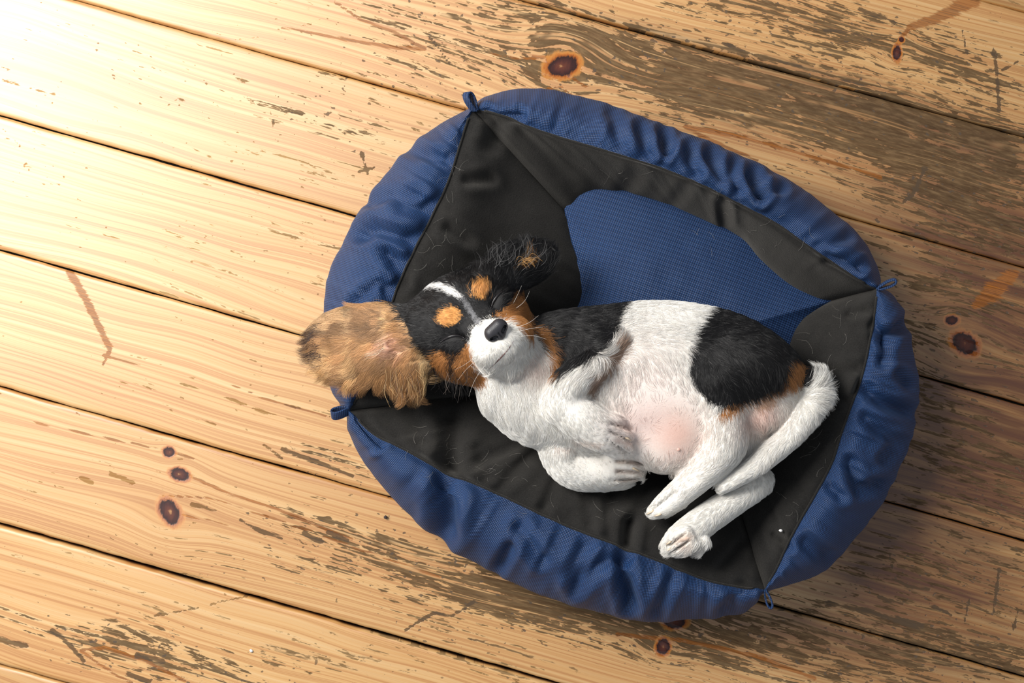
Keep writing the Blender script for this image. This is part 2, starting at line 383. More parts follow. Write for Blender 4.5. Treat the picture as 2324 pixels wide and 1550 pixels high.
def make_plank(i):
    (ya, sa, ga), (yb, sb, gb) = LINES[i], LINES[i + 1]
    inside = 3 <= i <= 10
    us = np.r_[np.arange(-1400, -40, 80), np.arange(-40, 2370, 5 if inside else 60), np.arange(2370, 3700, 80)]
    w0 = yb - ya
    nv = max(int(w0 / 5), 8) if inside else 8
    vs = np.linspace(0, 1, nv)
    U, Vv = np.meshgrid(us, vs, indexing='ij')
    # hand-sawn edges are not perfectly straight
    ea = ga + 1.1 * vnoise(us / 90, i * 3.1) + .8 * vnoise(us / 23, i * 5.1)
    eb = gb + 1.1 * vnoise(us / 90, i * 3.1 + 40) + .8 * vnoise(us / 23, i * 5.1 + 40)
    top = line(us, ya, sa) + np.clip(ea, .9, 9); bot = line(us, yb, sb) - np.clip(eb, .9, 9)
    X = U; Y = top[:, None] * (1 - Vv) + bot[:, None] * Vv
    edge = np.minimum(Vv, 1 - Vv) * w0
    Z = -.0011 * np.exp(-(edge / 2.5) ** 2) - .00020 * np.exp(-(edge / 9) ** 2) - .0004 * ((i * 7) % 3)
    # local board frame, px
    ang = math.atan((sa + sb) / 2)
    lu = X * math.cos(ang) + Y * math.sin(ang)
    lv = -X * math.sin(ang) + Y * math.cos(ang)
    g = lv + 16 * vnoise(lu / 520, lv / 130, i + 1) + 5 * vnoise(lu / 170, lv / 60, i + 20)
    kd = np.full(X.shape, 4.0)
    for kx, ky, rx, ry, ka in KNOTS:
        dx, dy = X - kx, Y - ky
        ku = dx * math.cos(ang) + dy * math.sin(ang); kv = -dx * math.sin(ang) + dy * math.cos(ang)
        r = (rx + ry) / 2
        inb = line(kx, ya, sa) < ky < line(kx, yb, sb)
        if not inb: continue
        g = g - kv * .78 * np.exp(-(ku / (3.4 * r)) ** 2 - (kv / (2.6 * r)) ** 2)
        a = math.radians(ka)
        qx = dx * math.cos(a) + dy * math.sin(a); qy = -dx * math.sin(a) + dy * math.cos(a)
        kd = np.minimum(kd, np.hypot(qx / rx, qy / ry))
    def blobs(L):
        f = np.zeros(X.shape)
        for bx, by, rx, ry, am in L:
            dx, dy = X - bx, Y - by
            ku = dx * math.cos(ang) + dy * math.sin(ang); kv = -dx * math.sin(ang) + dy * math.cos(ang)
            f = f + am * np.exp(-(ku / rx) ** 2 - (kv / ry) ** 2)
        return f
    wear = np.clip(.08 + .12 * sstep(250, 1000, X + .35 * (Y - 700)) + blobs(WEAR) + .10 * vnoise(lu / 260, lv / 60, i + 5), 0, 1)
    stain = np.clip(blobs(STAIN), 0, 1)
    streak = np.zeros(X.shape); scuff = np.zeros(X.shape)
    if inside:
        for poly, w0_, w1_ in STREAKS:
            mx, my = np.mean(poly, 0)
            if not (line(mx, ya, sa) < my < line(mx, yb, sb)): continue
            ax, ay = poly[0]; bx, by = poly[-1]
            t = np.clip(((X - ax) * (bx - ax) + (Y - ay) * (by - ay)) / ((bx - ax) ** 2 + (by - ay) ** 2), 0, 1)
            streak = np.maximum(streak, np.clip(1.15 - .6 * seg_dist(X, Y, poly) / (w0_ * (1 - t) + w1_ * t), 0, 1))
        for poly, w_ in SCUFFS:
            mx, my = np.mean(poly, 0)
            if not (line(mx, ya, sa) - 8 < my < line(mx, yb, sb) + 8): continue
            scuff = np.maximum(scuff, (.60 if mx < 760 and my < 960 else 1.0) * np.clip(1.1 - .55 * seg_dist(X, Y, poly) / (w_ * .78), 0, 1))  # upper-left scuffs faded, so the pale light haze is painted in
    P = W(X, Y, Z)
    n = P.shape[0] * P.shape[1]
    # sides and underside
    ring_t = np.arange(len(us)) * nv; ring_b = ring_t + nv - 1
    Vt = P.reshape(-1, 3)
    lowa = Vt[ring_t].copy(); lowa[:, 2] = -.024
    lowb = Vt[ring_b].copy(); lowb[:, 2] = -.024
    V = np.vstack([Vt, lowa, lowb])
    F = [grid_faces(len(us), nv, True)]
    m = len(us); ia = n + np.arange(m); ib = n + m + np.arange(m)
    F.append(np.stack([ring_t[:-1], ring_t[1:], ia[1:], ia[:-1]], -1))
    F.append(np.stack([ring_b[:-1], ib[:-1], ib[1:], ring_b[1:]], -1))
    F.append(np.stack([ia[:-1], ia[1:], ib[1:], ib[:-1]], -1))
    F = np.vstack(F)
    def ext(a): return np.r_[a.ravel(), a[:, 0], a[:, -1]]
    tone = np.full(X.shape, [.98, 1.0, .93, 1.04, 1.0, .96, 1.03, 1.0, .97, 1.02, .93, .97, 1.0][i])
    return mesh_obj('plank', V, F, M_WOOD, floor, True,
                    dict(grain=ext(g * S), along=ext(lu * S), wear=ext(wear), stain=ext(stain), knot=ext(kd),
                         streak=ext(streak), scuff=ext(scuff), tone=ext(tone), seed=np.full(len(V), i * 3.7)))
for i in range(len(LINES) - 1):
    make_plank(i)

# ------------------------------------------------------------------ dog bed
SIL = {  # outer silhouette of each bolster section, corner to corner
    'top': [(1071, 243), (1090, 226), (1110, 217), (1150, 206), (1200, 202), (1250, 206), (1310, 220), (1380, 238), (1450, 265), (1520, 291), (1600, 322), (1680, 356), (1760, 394), (1820, 430), (1880, 475), (1930, 517), (1965, 556), (1988, 600), (1998, 632), (1997, 651)],
    'right': [(1997, 651), (2022, 668), (2045, 700), (2060, 745), (2072, 800), (2079, 850), (2080, 900), (2072, 955), (2058, 1010), (2033, 1068), (2000, 1136), (1983, 1164), (1950, 1206), (1915, 1246), (1880, 1285), (1840, 1310), (1790, 1327), (1760, 1336), (1738, 1343)],
    'bottom': [(1738, 1343), (1722, 1354), (1704, 1374), (1682, 1390), (1640, 1400), (1560, 1405), (1500, 1407), (1440, 1403), (1360, 1386), (1280, 1365), (1200, 1335), (1130, 1300), (1060, 1263), (1020, 1235), (960, 1190), (900, 1138), (850, 1080), (815, 1030), (795, 985), (785, 933)],
    'left': [(785, 933), (774, 918), (755, 890), (741, 850), (735, 800), (737, 720), (745, 640), (760, 590), (788, 542), (803, 512), (822, 480), (845, 441), (880, 395), (920, 346), (960, 310), (1000, 281), (1040, 259), (1071, 243)]}
SEAM = {
    'top': [(1073, 248), (1100, 252), (1150, 266), (1195, 286), (1270, 312), (1390, 347), (1500, 382), (1610, 428), (1690, 470), (1760, 507), (1830, 556), (1900, 604), (1960, 641), (1990, 655)],
    'right': [(1990, 655), (1986, 705), (1975, 770), (1957, 850), (1935, 912), (1907, 990), (1888, 1050), (1852, 1118), (1822, 1170), (1792, 1225), (1770, 1272), (1736, 1338)],
    'bottom': [(1736, 1338), (1640, 1326), (1560, 1301), (1490, 1271), (1420, 1246), (1280, 1191), (1130, 1121), (1000, 1066), (920, 1022), (850, 984), (792, 931)],
    'left': [(792, 931), (812, 900), (840, 852), (856, 790), (872, 730), (889, 688), (905, 645), (938, 572), (984, 484), (1018, 410), (1042, 335), (1060, 280), (1073, 248)]}
INNER = {
    'top': [(1285, 480), (1320, 442), (1365, 430), (1440, 440), (1520, 465), (1600, 500), (1660, 528), (1692, 548), (1720, 582), (1760, 620), (1800, 650), (1850, 674), (1882, 684)],
    'right': [(1882, 684), (1830, 718), (1802, 755), (1782, 820), (1760, 900), (1725, 1000), (1665, 1100)],
    'bottom': [(1665, 1100), (1560, 1078), (1400, 1030), (1250, 985), (1170, 945), (1105, 895)],
    'left': [(1105, 895), (1200, 815), (1275, 750), (1318, 680), (1312, 600), (1295, 540), (1285, 480)]}
CEN = np.array([1420.0, 800.0])
NT, NB, NF = 240, 44, 44
# creases seen in the cloth: polyline px, half width px, depth m
FOLDS = [([(925, 335), (960, 345), (1015, 362)], 14, .0032), ([(835, 460), (890, 445), (950, 440)], 13, .0026), ([(820, 532), (855, 520), (905, 536), (935, 545)], 16, .0042),
         ([(880, 575), (900, 600), (915, 612)], 16, .003), ([(880, 660), (920, 640)], 12, .003), ([(915, 470), (975, 468)], 16, .003), ([(870, 640), (840, 655), (800, 690)], 12, .002),
         ([(1025, 960), (1022, 1060), (1010, 1140), (1012, 1205)], 24, .0075), ([(1425, 1190), (1420, 1260), (1415, 1300), (1428, 1370)], 16, .0060),
         ([(1135, 1285), (1160, 1245)], 14, .003), ([(1180, 1200), (1230, 1270)], 14, .003), ([(1310, 1330), (1355, 1280), (1410, 1262)], 16, .0042), ([(1330, 1240), (1300, 1300)], 16, .003),
         ([(1530, 1300), (1490, 1390)], 14, .003), ([(1690, 1335), (1650, 1390)], 16, .003),
         ([(1240, 1000), (1130, 1110)], 14, .0022), ([(1080, 1020), (1110, 1080)], 13, .002), ([(1270, 1080), (1230, 1160)], 13, .002), ([(1330, 1100), (1340, 1190)], 13, .002), ([(1380, 1120), (1390, 1220)], 14, .0026),
         ([(1505, 300), (1512, 340)], 12, .0042), ([(1450, 290), (1470, 350)], 12, .003), ([(1610, 350), (1640, 400)], 13, .0036), ([(1705, 395), (1728, 440)], 14, .005), ([(1730, 440), (1770, 430)], 12, .003),
         ([(1560, 340), (1580, 395)], 12, .003), ([(1660, 372), (1675, 430)], 11, .0028), ([(1390, 255), (1410, 330)], 14, .0022), ([(1860, 565), (1920, 540)], 12, .002), ([(1880, 585), (1950, 605)], 12, .004), ([(1105, 258), (1130, 275), (1180, 262)], 12, .003),
         ([(1640, 460), (1648, 520), (1672, 545)], 12, .0055), ([(1440, 400), (1420, 430)], 18, .003), ([(1560, 420), (1530, 460)], 14, .002),
         ([(2005, 770), (2055, 735)], 14, .0042), ([(1985, 745), (2015, 775), (2005, 820)], 13, .0034), ([(1955, 880), (2010, 915), (2065, 935)], 14, .004), ([(2040, 850), (2060, 870)], 12, .003),
         ([(1965, 950), (2020, 990)], 14, .0034), ([(1930, 1050), (1950, 1110), (2000, 1100)], 15, .0040), ([(1880, 1105), (1905, 1125)], 12, .003), ([(1830, 1230), (1880, 1260)], 16, .003), ([(2005, 1040), (2045, 1000)], 13, .003),
         ([(1945, 840), (1860, 850)], 14, .003), ([(1930, 715), (1965, 705)], 10, .003), ([(1880, 900), (1930, 905)], 14, .0026), ([(1760, 1215), (1790, 1240)], 10, .003), ([(1640, 1290), (1680, 1240)], 14, .003),
         ([(1060, 410), (1110, 405)], 13, .0034), ([(1020, 520), (1060, 545)], 14, .003), ([(1130, 290), (1110, 330)], 18, .003), ([(860, 1005), (820, 960)], 14, .0035), ([(930, 930), (960, 1000)], 16, .003)]

def panel_disp(X, Y, seed, amp):
    d = np.zeros(X.shape)
    for poly, w, dep in FOLDS:
        dd = seg_dist(X, Y, poly)
        d = d - 1.9 * dep * np.exp(-(dd / w) ** 2) + dep * .75 * np.exp(-((dd - 1.9 * w) / (w * .9)) ** 2)
    return d + amp * vnoise(X / 70, Y / 70, seed) + amp * .5 * vnoise(X / 28, Y / 28, seed + 3)

def normals(P):
    du = np.gradient(P, axis=0); dv = np.gradient(P, axis=1)
    n = np.cross(du, dv); n /= np.linalg.norm(n, axis=2)[..., None] + 1e-12
    n[n[..., 2] < 0] *= 1
    return n

def cat4(c, s):
    """Catmull-Rom through control rows c[k] (k, NT, d) at s in 0..1"""
    c = np.concatenate([2 * c[:1] - c[1:2], c, 2 * c[-1:] - c[-2:-1]])
    m = len(c) - 3
    out = []
    for x in s * m:
        i = min(int(x), m - 1); t = x - i
        a, b, e, d = c[i], c[i + 1], c[i + 2], c[i + 3]
        out.append(.5 * (2 * b + (e - a) * t + (2 * a - 5 * b + 4 * e - d) * t * t + (3 * b - a - 3 * e + d) * t ** 3))
    return np.stack(out, 1)

def fab(P):
    u = np.zeros(P.shape[:2]); v = np.zeros(P.shape[:2])
    u[1:] = np.cumsum(np.linalg.norm(np.diff(P, axis=0), axis=2), 0)
    u[:] = u.mean(1)[:, None]
    v[:, 1:] = np.cumsum(np.linalg.norm(np.diff(P, axis=1), axis=2), 1)
    return np.stack([u, v, np.zeros_like(u)], -1)

bed = empty('dog_bed', W(1420, 800, 0))
bed['label'] = 'oval navy blue nylon dog bed lined with black fleece, lying on the floorboards'
bed['category'] = 'dog bed'
bed_off = Vector(bed.location)
BED_PATCH = []
def bed_part(name, P, mat, extra=None, flip=False, **k):
    nu, nv = P.shape[:2]
    o = mesh_obj(name, P.reshape(-1, 3) - np.array(bed_off), grid_faces(nu, nv, flip), mat, bed, True, vattr=dict(fab=fab(P).reshape(-1, 3)))
    BED_PATCH.append((P.reshape(-1, 3), grid_faces(nu, nv, flip)))
    return o

ZSEAM = {'top': .088, 'right': .088, 'bottom': .084, 'left': .086}
for k, side in enumerate(('top', 'right', 'bottom', 'left')):
    sil = resample(SIL[side], NT); sea = resample(SEAM[side], NT)
    t = np.linspace(0, 1, NT)
    e = np.sin(np.pi * np.clip(t, 0, 1)) ** .45            # 0 at the pinched corners
    ds = CEN - sil; ds /= np.linalg.norm(ds, axis=1)[:, None]
    foot = sil + ds * 20
    zs = ZSEAM[side]
    wob = .0025 * vnoise(t * 9, k * 5.0, 2)
    rows = np.stack([
        np.c_[foot, np.full(NT, .002)],
        np.c_[sil + ds * 1.5, .018 + .012 * e],
        np.c_[sil, .040 + .012 * e],
        np.c_[sil * .72 + sea * .28, .066 + .012 * e],
        np.c_[sil * .36 + sea * .64, .073 + .017 * e + wob],
        np.c_[sea, .072 * (1 - e) + (zs - .002) * e]])
    R = cat4(rows, np.linspace(0, 1, NB))
    P = W(R[..., 0], R[..., 1], R[..., 2])
    nn = normals(P)
    if nn[NT // 2, NB // 2, 2] < 0: nn = -nn
    s = np.linspace(0, 1, NB)
    env = (sstep(.12, .55, s) * (1 - .75 * sstep(.9, 1, s)))[None] * sstep(0, .03, t)[:, None] * sstep(0, .03, 1 - t)[:, None]
    # small gathers running down from the seam
    gath = .0016 * vnoise(t[:, None] * 34 + s[None] * 1.2, s[None] * 1.6 + k * 7, 4) + .0010 * vnoise(t[:, None] * 75 + s * 2, s[None] * 2.2 + k * 3, 6)
    P = P + nn * ((panel_disp(R[..., 0], R[..., 1], k, .0012) + gath * (.4 + sstep(.1, .8, s))[None]) * env)[..., None]
    P[..., 2] = np.maximum(P[..., 2], .001)
    blue = P
    bed_part('bolster_cover', P, M_NYLON, flip=(k >= 0))
    # black lining running down inside
    inn = resample(INNER[side], NT)
    top = np.array(UNW(P[:, -1])).T
    zt = P[:, -1, 2]
    sag = {'top': 0.0, 'right': 0.0, 'bottom': .0, 'left': .010}[side]
    rows = np.stack([
        np.c_[top, zt - .0002],
        np.c_[top * .84 + inn * .16, zt * .94 + .06 * .026 + .0035 * e],
        np.c_[top * .55 + inn * .45, zt * .62 + .38 * .026 + .004 * e - sag * e],
        np.c_[top * .18 + inn * .82, zt * .24 + .76 * .026 + .002 * e - .5 * sag * e],
        np.c_[inn, np.full(NT, .0255)],
        np.c_[inn * 1.06 - top * .06, np.full(NT, .0130)]])
    R = cat4(rows, np.linspace(0, 1, NF))
    P = W(R[..., 0], R[..., 1], R[..., 2])
    s = np.linspace(0, 1, NF)
    env = (sstep(0.0, .12, s) * (1 - sstep(.78, .9, s)))[None]
    crease = -.0065 * (np.exp(-(t / .020) ** 2) + np.exp(-((1 - t) / .020) ** 2))[:, None] * env
    dsp = panel_disp(R[..., 0], R[..., 1], k + 9, .0014) * env + .0012 * vnoise(t[:, None] * 26 + s, s[None] * 2 + k * 7, 8) * env
    P[..., 2] += dsp + crease * (e < 2)[:, None]
    bed_part('fleece_lining', P, M_FLEECE, flip=True)
    # stitched edge between the nylon and the lining
    pth = blue[6:-6:2, -1].copy(); pth[:, 2] += .0004
    V, F = tube(pth - np.array(bed_off), .0010, 6)
    mesh_obj('seam_piping', V, F, M_FLEECE, bed)

# flat cushion in the middle
ring = np.vstack([resample(INNER[q], 60)[:-1] for q in ('top', 'right', 'bottom', 'left')])
cc = np.array([1500.0, 790.0])
rad = np.linspace(0, 1, 60)
R = cc + (ring[:, None] - cc) * (rad[None, :, None] * 1.02)
zc = .0245 + .0170 * (1 - rad ** 2.6)[None] + 0 * R[..., 0]
zc = zc + (.0016 * vnoise(R[..., 0] / 110, R[..., 1] / 110, 31) + .0006 * vnoise(R[..., 0] / 40, R[..., 1] / 40, 33)) * (1 - rad ** 4)[None]
P = W(R[..., 0], R[..., 1], zc)
P = np.concatenate([P, P[:1]], 0)
nu, nv = P.shape[:2]
fb = np.stack([P[..., 0] * .96 + P[..., 1] * .28, -P[..., 0] * .28 + P[..., 1] * .96, 0 * P[..., 0]], -1)
cush = mesh_obj('cushion', P.reshape(-1, 3) - np.array(bed_off), grid_faces(nu, nv, True), M_NYLON, bed, True, vattr=dict(fab=fb.reshape(-1, 3)))
BED_PATCH.append((P.reshape(-1, 3), grid_faces(nu, nv, True)))
# bottom sheet of the bed
ring = np.vstack([resample(SIL[q], 40)[:-1] for q in ('top', 'right', 'bottom', 'left')])
ring = ring + (CEN - ring) / np.linalg.norm(CEN - ring, axis=1)[:, None] * 20
P = W(ring[:, 0], ring[:, 1], .002)
V = np.vstack([P, P - [0, 0, .0012]]) - np.array(bed_off); m = len(P)
mesh_obj('base_sheet', V, [tuple(range(m))[::-1], tuple(range(m, 2 * m))] + [(j, (j + 1) % m, m + (j + 1) % m, m + j) for j in range(m)], M_NYLON, bed, False)

# webbing loops at the four corners: root px, tip px, z, tilt of the tape
def loop(root, tip, z, wdt, fat, tilt, zt):
    r0 = W(*root, z); t0 = W(*tip, zt)
    ax = t0 - r0; L = np.linalg.norm(ax); ax = ax / L
    side = np.cross([0, 0, 1.0], ax); side /= np.linalg.norm(side)
    up = np.cross(ax, side)
    a = math.radians(tilt)
    b = side * math.cos(a) + up * math.sin(a)          # direction the loop opens
    w = np.cross(ax, b)                                # across the tape
    th = np.linspace(-.93 * math.pi, .93 * math.pi, 40)
    path = r0 + np.outer((.5 + .5 * np.cos(th)) * L, ax) + np.outer(np.sin(th) * fat * (.35 + .65 * (.5 + .5 * np.cos(th))), b)
    T = np.gradient(path, axis=0); T /= np.linalg.norm(T, axis=1)[:, None]
    nr = np.cross(T, w)
    hw, th_ = wdt / 2, .0007
    prof = [(-hw, -th_), (-hw * .9, -th_ * 1.2), (hw * .9, -th_ * 1.2), (hw, -th_), (hw, th_), (hw * .9, th_ * 1.2), (-hw * .9, th_ * 1.2), (-hw, th_)]
    V = np.stack([path + w * q[0] + nr * q[1] for q in prof], 1)
    n = len(prof)
    F = []
    for i in range(len(path) - 1):
        for j in range(n):
            F.append((i * n + j, i * n + (j + 1) % n, (i + 1) * n + (j + 1) % n, (i + 1) * n + j))
    F.append(tuple(range(n))); F.append(tuple((len(path) - 1) * n + j for j in range(n)))
    fb = np.stack([V[..., 0], V[..., 1] + V[..., 2], 0 * V[..., 0]], -1)
    return mesh_obj('webbing_loop', V.reshape(-1, 3) - np.array(bed_off), F, M_NYLON, bed, True, vattr=dict(fab=fb.reshape(-1, 3)))
loop((1078, 252), (1060, 211), .076, .008, .0045, 35, .083)
loop((1990, 656), (2034, 637), .074, .006, .0035, 10, .080)
loop((1735, 1336), (1750, 1379), .072, .006, .0032, 8, .070)
loop((794, 930), (753, 941), .072, .009, .0045, 48, .076)

# height of the bed under a point
_V = []; _F = []; _n = 0
for V, F in BED_PATCH:
    _V.append(V); _F.append(F + _n); _n += len(V)
_V = np.vstack(_V); _F = np.vstack(_F)
BVH = BVHTree.FromPolygons(_V.tolist(), _F.tolist())
def bed_z(x, y):
    h = BVH.ray_cast(Vector((x, y, .5)), Vector((0, 0, -1)))
    return h[0].z if h[0] is not None else 0.0
_gx = np.linspace(-.24, .44, 273); _gy = np.linspace(-.30, .27, 229)
HB = np.array([[bed_z(x, y) for y in _gy] for x in _gx])
def bed_zs(x, y):
    fx = np.clip((x - _gx[0]) / (_gx[1] - _gx[0]), 0, len(_gx) - 1.001); fy = np.clip((y - _gy[0]) / (_gy[1] - _gy[0]), 0, len(_gy) - 1.001)
    i = fx.astype(int); j = fy.astype(int); a = fx - i; b = fy - j
    return (HB[i, j] * (1 - a) + HB[i + 1, j] * a) * (1 - b) + (HB[i, j + 1] * (1 - a) + HB[i + 1, j + 1] * a) * b


# ------------------------------------------------------------------ puppy: one continuous body grown from an implicit surface
def px2m(r, z): return r * S * (H - z) / H

def up_chain(nodes, mult=4):
    p = np.array(nodes, float)
    if len(p) < 3:
        t = np.linspace(0, 1, mult * 2 + 1)[:, None]
        return p[0] * (1 - t) + p[-1] * t if len(p) == 2 else p
    q = np.vstack([2 * p[0] - p[1], p, 2 * p[-1] - p[-2]]); out = []
    for i in range(1, len(q) - 2):
        t = np.linspace(0, 1, mult, endpoint=False)[:, None]
        a, b, c, d = q[i - 1], q[i], q[i + 1], q[i + 2]
        out.append(.5 * (2 * b + (c - a) * t + (2 * a - 5 * b + 4 * c - d) * t ** 2 + (3 * b - a - 3 * c + d) * t ** 3))
    out.append(p[-1:])
    return np.vstack(out)

class Field:
    def __init__(s, lo, hi, h):
        s.lo = np.array(lo); s.h = h
        s.n = np.ceil((np.array(hi) - s.lo) / h).astype(int) + 1
        s.D = np.full(s.n, .05, np.float32)
        s.ax = [(s.lo[i] + h * np.arange(s.n[i])).astype(np.float32) for i in range(3)]
    def box(s, lo, hi):
        a = np.clip(np.floor((lo - s.lo) / s.h).astype(int), 0, s.n - 1); b = np.clip(np.ceil((hi - s.lo) / s.h).astype(int) + 1, 1, s.n)
        return tuple(slice(int(i), int(j)) for i, j in zip(a, b))
    def chain(s, nodes, k=.006, mult=4, cut=False, shape=None):
        """nodes: (px, py, z mm, radius px, half height mm)"""
        nd = up_chain(nodes, mult)
        z = nd[:, 2] / 1000; C = W(nd[:, 0], nd[:, 1], z); R = px2m(nd[:, 3], z); Hz = nd[:, 4] / 1000
        s.raw(C, R, Hz, k, cut)
    def raw(s, C, R, Hz, k=.006, cut=False):
        m = .004 + 2 * k
        e = np.stack([R, R, Hz], -1) + m
        sl = s.box((C - e).min(0), (C + e).max(0))
        if any(q.stop <= q.start for q in sl): return
        T = np.full([q.stop - q.start for q in sl], .05, np.float32)
        for i in range(max(len(C) - 1, 1)):
            j = min(i + 1, len(C) - 1)
            cc = np.stack([C[i], C[j]]); ee = np.maximum(e[i], e[j])
            b = tuple(slice(max(p.start, o.start), min(p.stop, o.stop)) for p, o in zip(s.box(cc.min(0) - ee, cc.max(0) + ee), sl))
            if any(q.stop <= q.start for q in b): continue
            x = s.ax[0][b[0]][:, None, None]; y = s.ax[1][b[1]][None, :, None]; zz = s.ax[2][b[2]][None, None, :]
            v = C[j] - C[i]; L2 = float(v @ v) + 1e-12
            t = np.clip(((x - C[i, 0]) * v[0] + (y - C[i, 1]) * v[1] + (zz - C[i, 2]) * v[2]) / L2, 0, 1)
            r = R[i] + t * (R[j] - R[i]); hz = Hz[i] + t * (Hz[j] - Hz[i])
            q = np.sqrt(((x - C[i, 0] - t * v[0]) ** 2 + (y - C[i, 1] - t * v[1]) ** 2) / r ** 2 + ((zz - C[i, 2] - t * v[2]) / hz) ** 2)
            d = ((q - 1) * np.minimum(r, hz)).astype(np.float32)
            lb = tuple(slice(p.start - o.start, p.stop - o.start) for p, o in zip(b, sl))
            T[lb] = np.minimum(T[lb], d)
        A = s.D[sl]
        if cut:
            h = np.clip(.5 - .5 * (A + T) / k, 0, 1)
            s.D[sl] = A * (1 - h) - T * h + k * h * (1 - h)
        else:
            h = np.clip(.5 + .5 * (T - A) / k, 0, 1)
            s.D[sl] = T * (1 - h) + A * h - k * h * (1 - h)
    def surface(s):
        D = s.D; n = D.shape
        ins = D < 0
        cnt = np.zeros(tuple(q - 1 for q in n), np.int8)
        for a in (0, 1):
            for b in (0, 1):
                for c in (0, 1):
                    cnt += ins[a:n[0] - 1 + a, b:n[1] - 1 + b, c:n[2] - 1 + c]
        act = np.argwhere((cnt > 0) & (cnt < 8))
        idx = np.full(cnt.shape, -1, np.int64)
        idx[tuple(act.T)] = np.arange(len(act))
        acc = np.zeros((len(act), 3)); w = np.zeros(len(act))
        cor = [(a, b, c) for a in (0, 1) for b in (0, 1) for c in (0, 1)]
        for p in cor:
            for ax in range(3):
                if p[ax]: continue
                q = list(p); q[ax] = 1
                d0 = D[tuple((act + p).T)]; d1 = D[tuple((act + q).T)]
                m = (d0 < 0) != (d1 < 0)
                t = d0[m] / (d0[m] - d1[m])
                pt = np.tile(np.array(p, float), (m.sum(), 1)); pt[:, ax] += t
                acc[m] += pt; w[m] += 1
        V = s.lo + s.h * (act + acc / w[:, None])
        F = []
        for ax in range(3):
            o1, o2 = (ax + 1) % 3, (ax + 2) % 3
            sl0 = [slice(1, n[i] - 1) for i in range(3)]; sl1 = list(sl0)
            sl0[ax] = slice(0, n[ax] - 1); sl1[ax] = slice(1, n[ax])
            a0 = ins[tuple(sl0)]; a1 = ins[tuple(sl1)]
            E = np.argwhere(a0 != a1)
            off = np.array([1, 1, 1]); off[ax] = 0
            E0 = E + off
            u1 = np.zeros(3, int); u1[o1] = 1; u2 = np.zeros(3, int); u2[o2] = 1
            g = lambda e: idx[tuple(e.T)]
            q = np.stack([g(E0 - u1 - u2), g(E0 - u2), g(E0), g(E0 - u1)], -1)
            fl = a0[tuple(E.T)]
            q[~fl] = q[~fl][:, ::-1]
            F.append(q)
        F = np.vstack(F)
        return V, F[(F >= 0).all(1)]

VOX = .0016
fld = Field((-.225, -.225, .014), (.335, .120, .200), VOX)
ch = fld.chain
# trunk
ch([(1165, 835, 84, 72, 34), (1215, 850, 84, 122, 41), (1290, 855, 82, 150, 45), (1380, 858, 82, 164, 46), (1480, 866, 82, 182, 48), (1560, 868, 82, 178, 47), (1640, 862, 82, 150, 45), (1715, 864, 80, 106, 41), (1768, 868, 78, 66, 34)], .010)
ch([(1150, 885, 84, 66, 32), (1225, 920, 84, 92, 40), (1320, 945, 80, 92, 38)], .012)
ch([(1085, 775, 86, 84, 36), (1185, 825, 90, 82, 36)], .012)
ch([(1520, 985, 84, 88, 36)], .012)                                   # belly
# thigh and upper hind leg, folded across
ch([(1742, 848, 90, 66, 36), (1690, 842, 98, 88, 36), (1634, 862, 104, 72, 32)], .010)
ch([(1625, 868, 106, 58, 29), (1642, 960, 108, 52, 26), (1638, 1015, 105, 50, 25), (1578, 1086, 99, 36, 19), (1520, 1138, 90, 27, 15), (1488, 1160, 84, 18, 11)], .006)
ch([(1725, 945, 92, 42, 24), (1760, 935, 84, 50, 26)], .010)
ch([(1700, 985, 78, 52, 26), (1662, 1040, 78, 42, 22)], .006)                                   # groin
# white tail laid forward, other hind leg below it
ch([(1790, 868, 78, 44, 26), (1848, 874, 88, 33, 20), (1840, 925, 98, 31, 18), (1796, 985, 104, 28, 16), (1730, 1045, 106, 24, 14), (1674, 1083, 104, 20, 12), (1640, 1104, 101, 16, 10)], .003)
ch([(1650, 1062, 78, 38, 19), (1705, 1086, 76, 36, 18), (1716, 1097, 77, 33, 17), (1655, 1142, 86, 33, 16), (1592, 1186, 96, 34, 15), (1548, 1222, 102, 35, 14), (1524, 1238, 102, 24, 11)], .003)
for q in ([(1560, 1205, 110, 15, 9), (1532, 1222, 108, 13, 8), (1521, 1232, 104, 10, 6)], [(1564, 1220, 111, 16, 9), (1534, 1238, 108, 14, 8), (1518, 1246, 103, 10, 6)],
          [(1578, 1230, 108, 15, 9), (1556, 1246, 105, 14, 8), (1540, 1251, 100, 10, 6)], [(1598, 1226, 105, 14, 9), (1586, 1244, 101, 13, 8)]): ch(q, .0015)
for q in ([(1535, 1108, 99, 16, 10), (1500, 1138, 93, 14, 9), (1484, 1152, 88, 10, 6)], [(1532, 1128, 97, 16, 10), (1496, 1154, 90, 14, 9), (1478, 1164, 85, 9, 6)], [(1548, 1136, 92, 16, 10), (1516, 1160, 86, 13, 8), (1500, 1168, 82, 9, 6)]): ch(q, .0015)
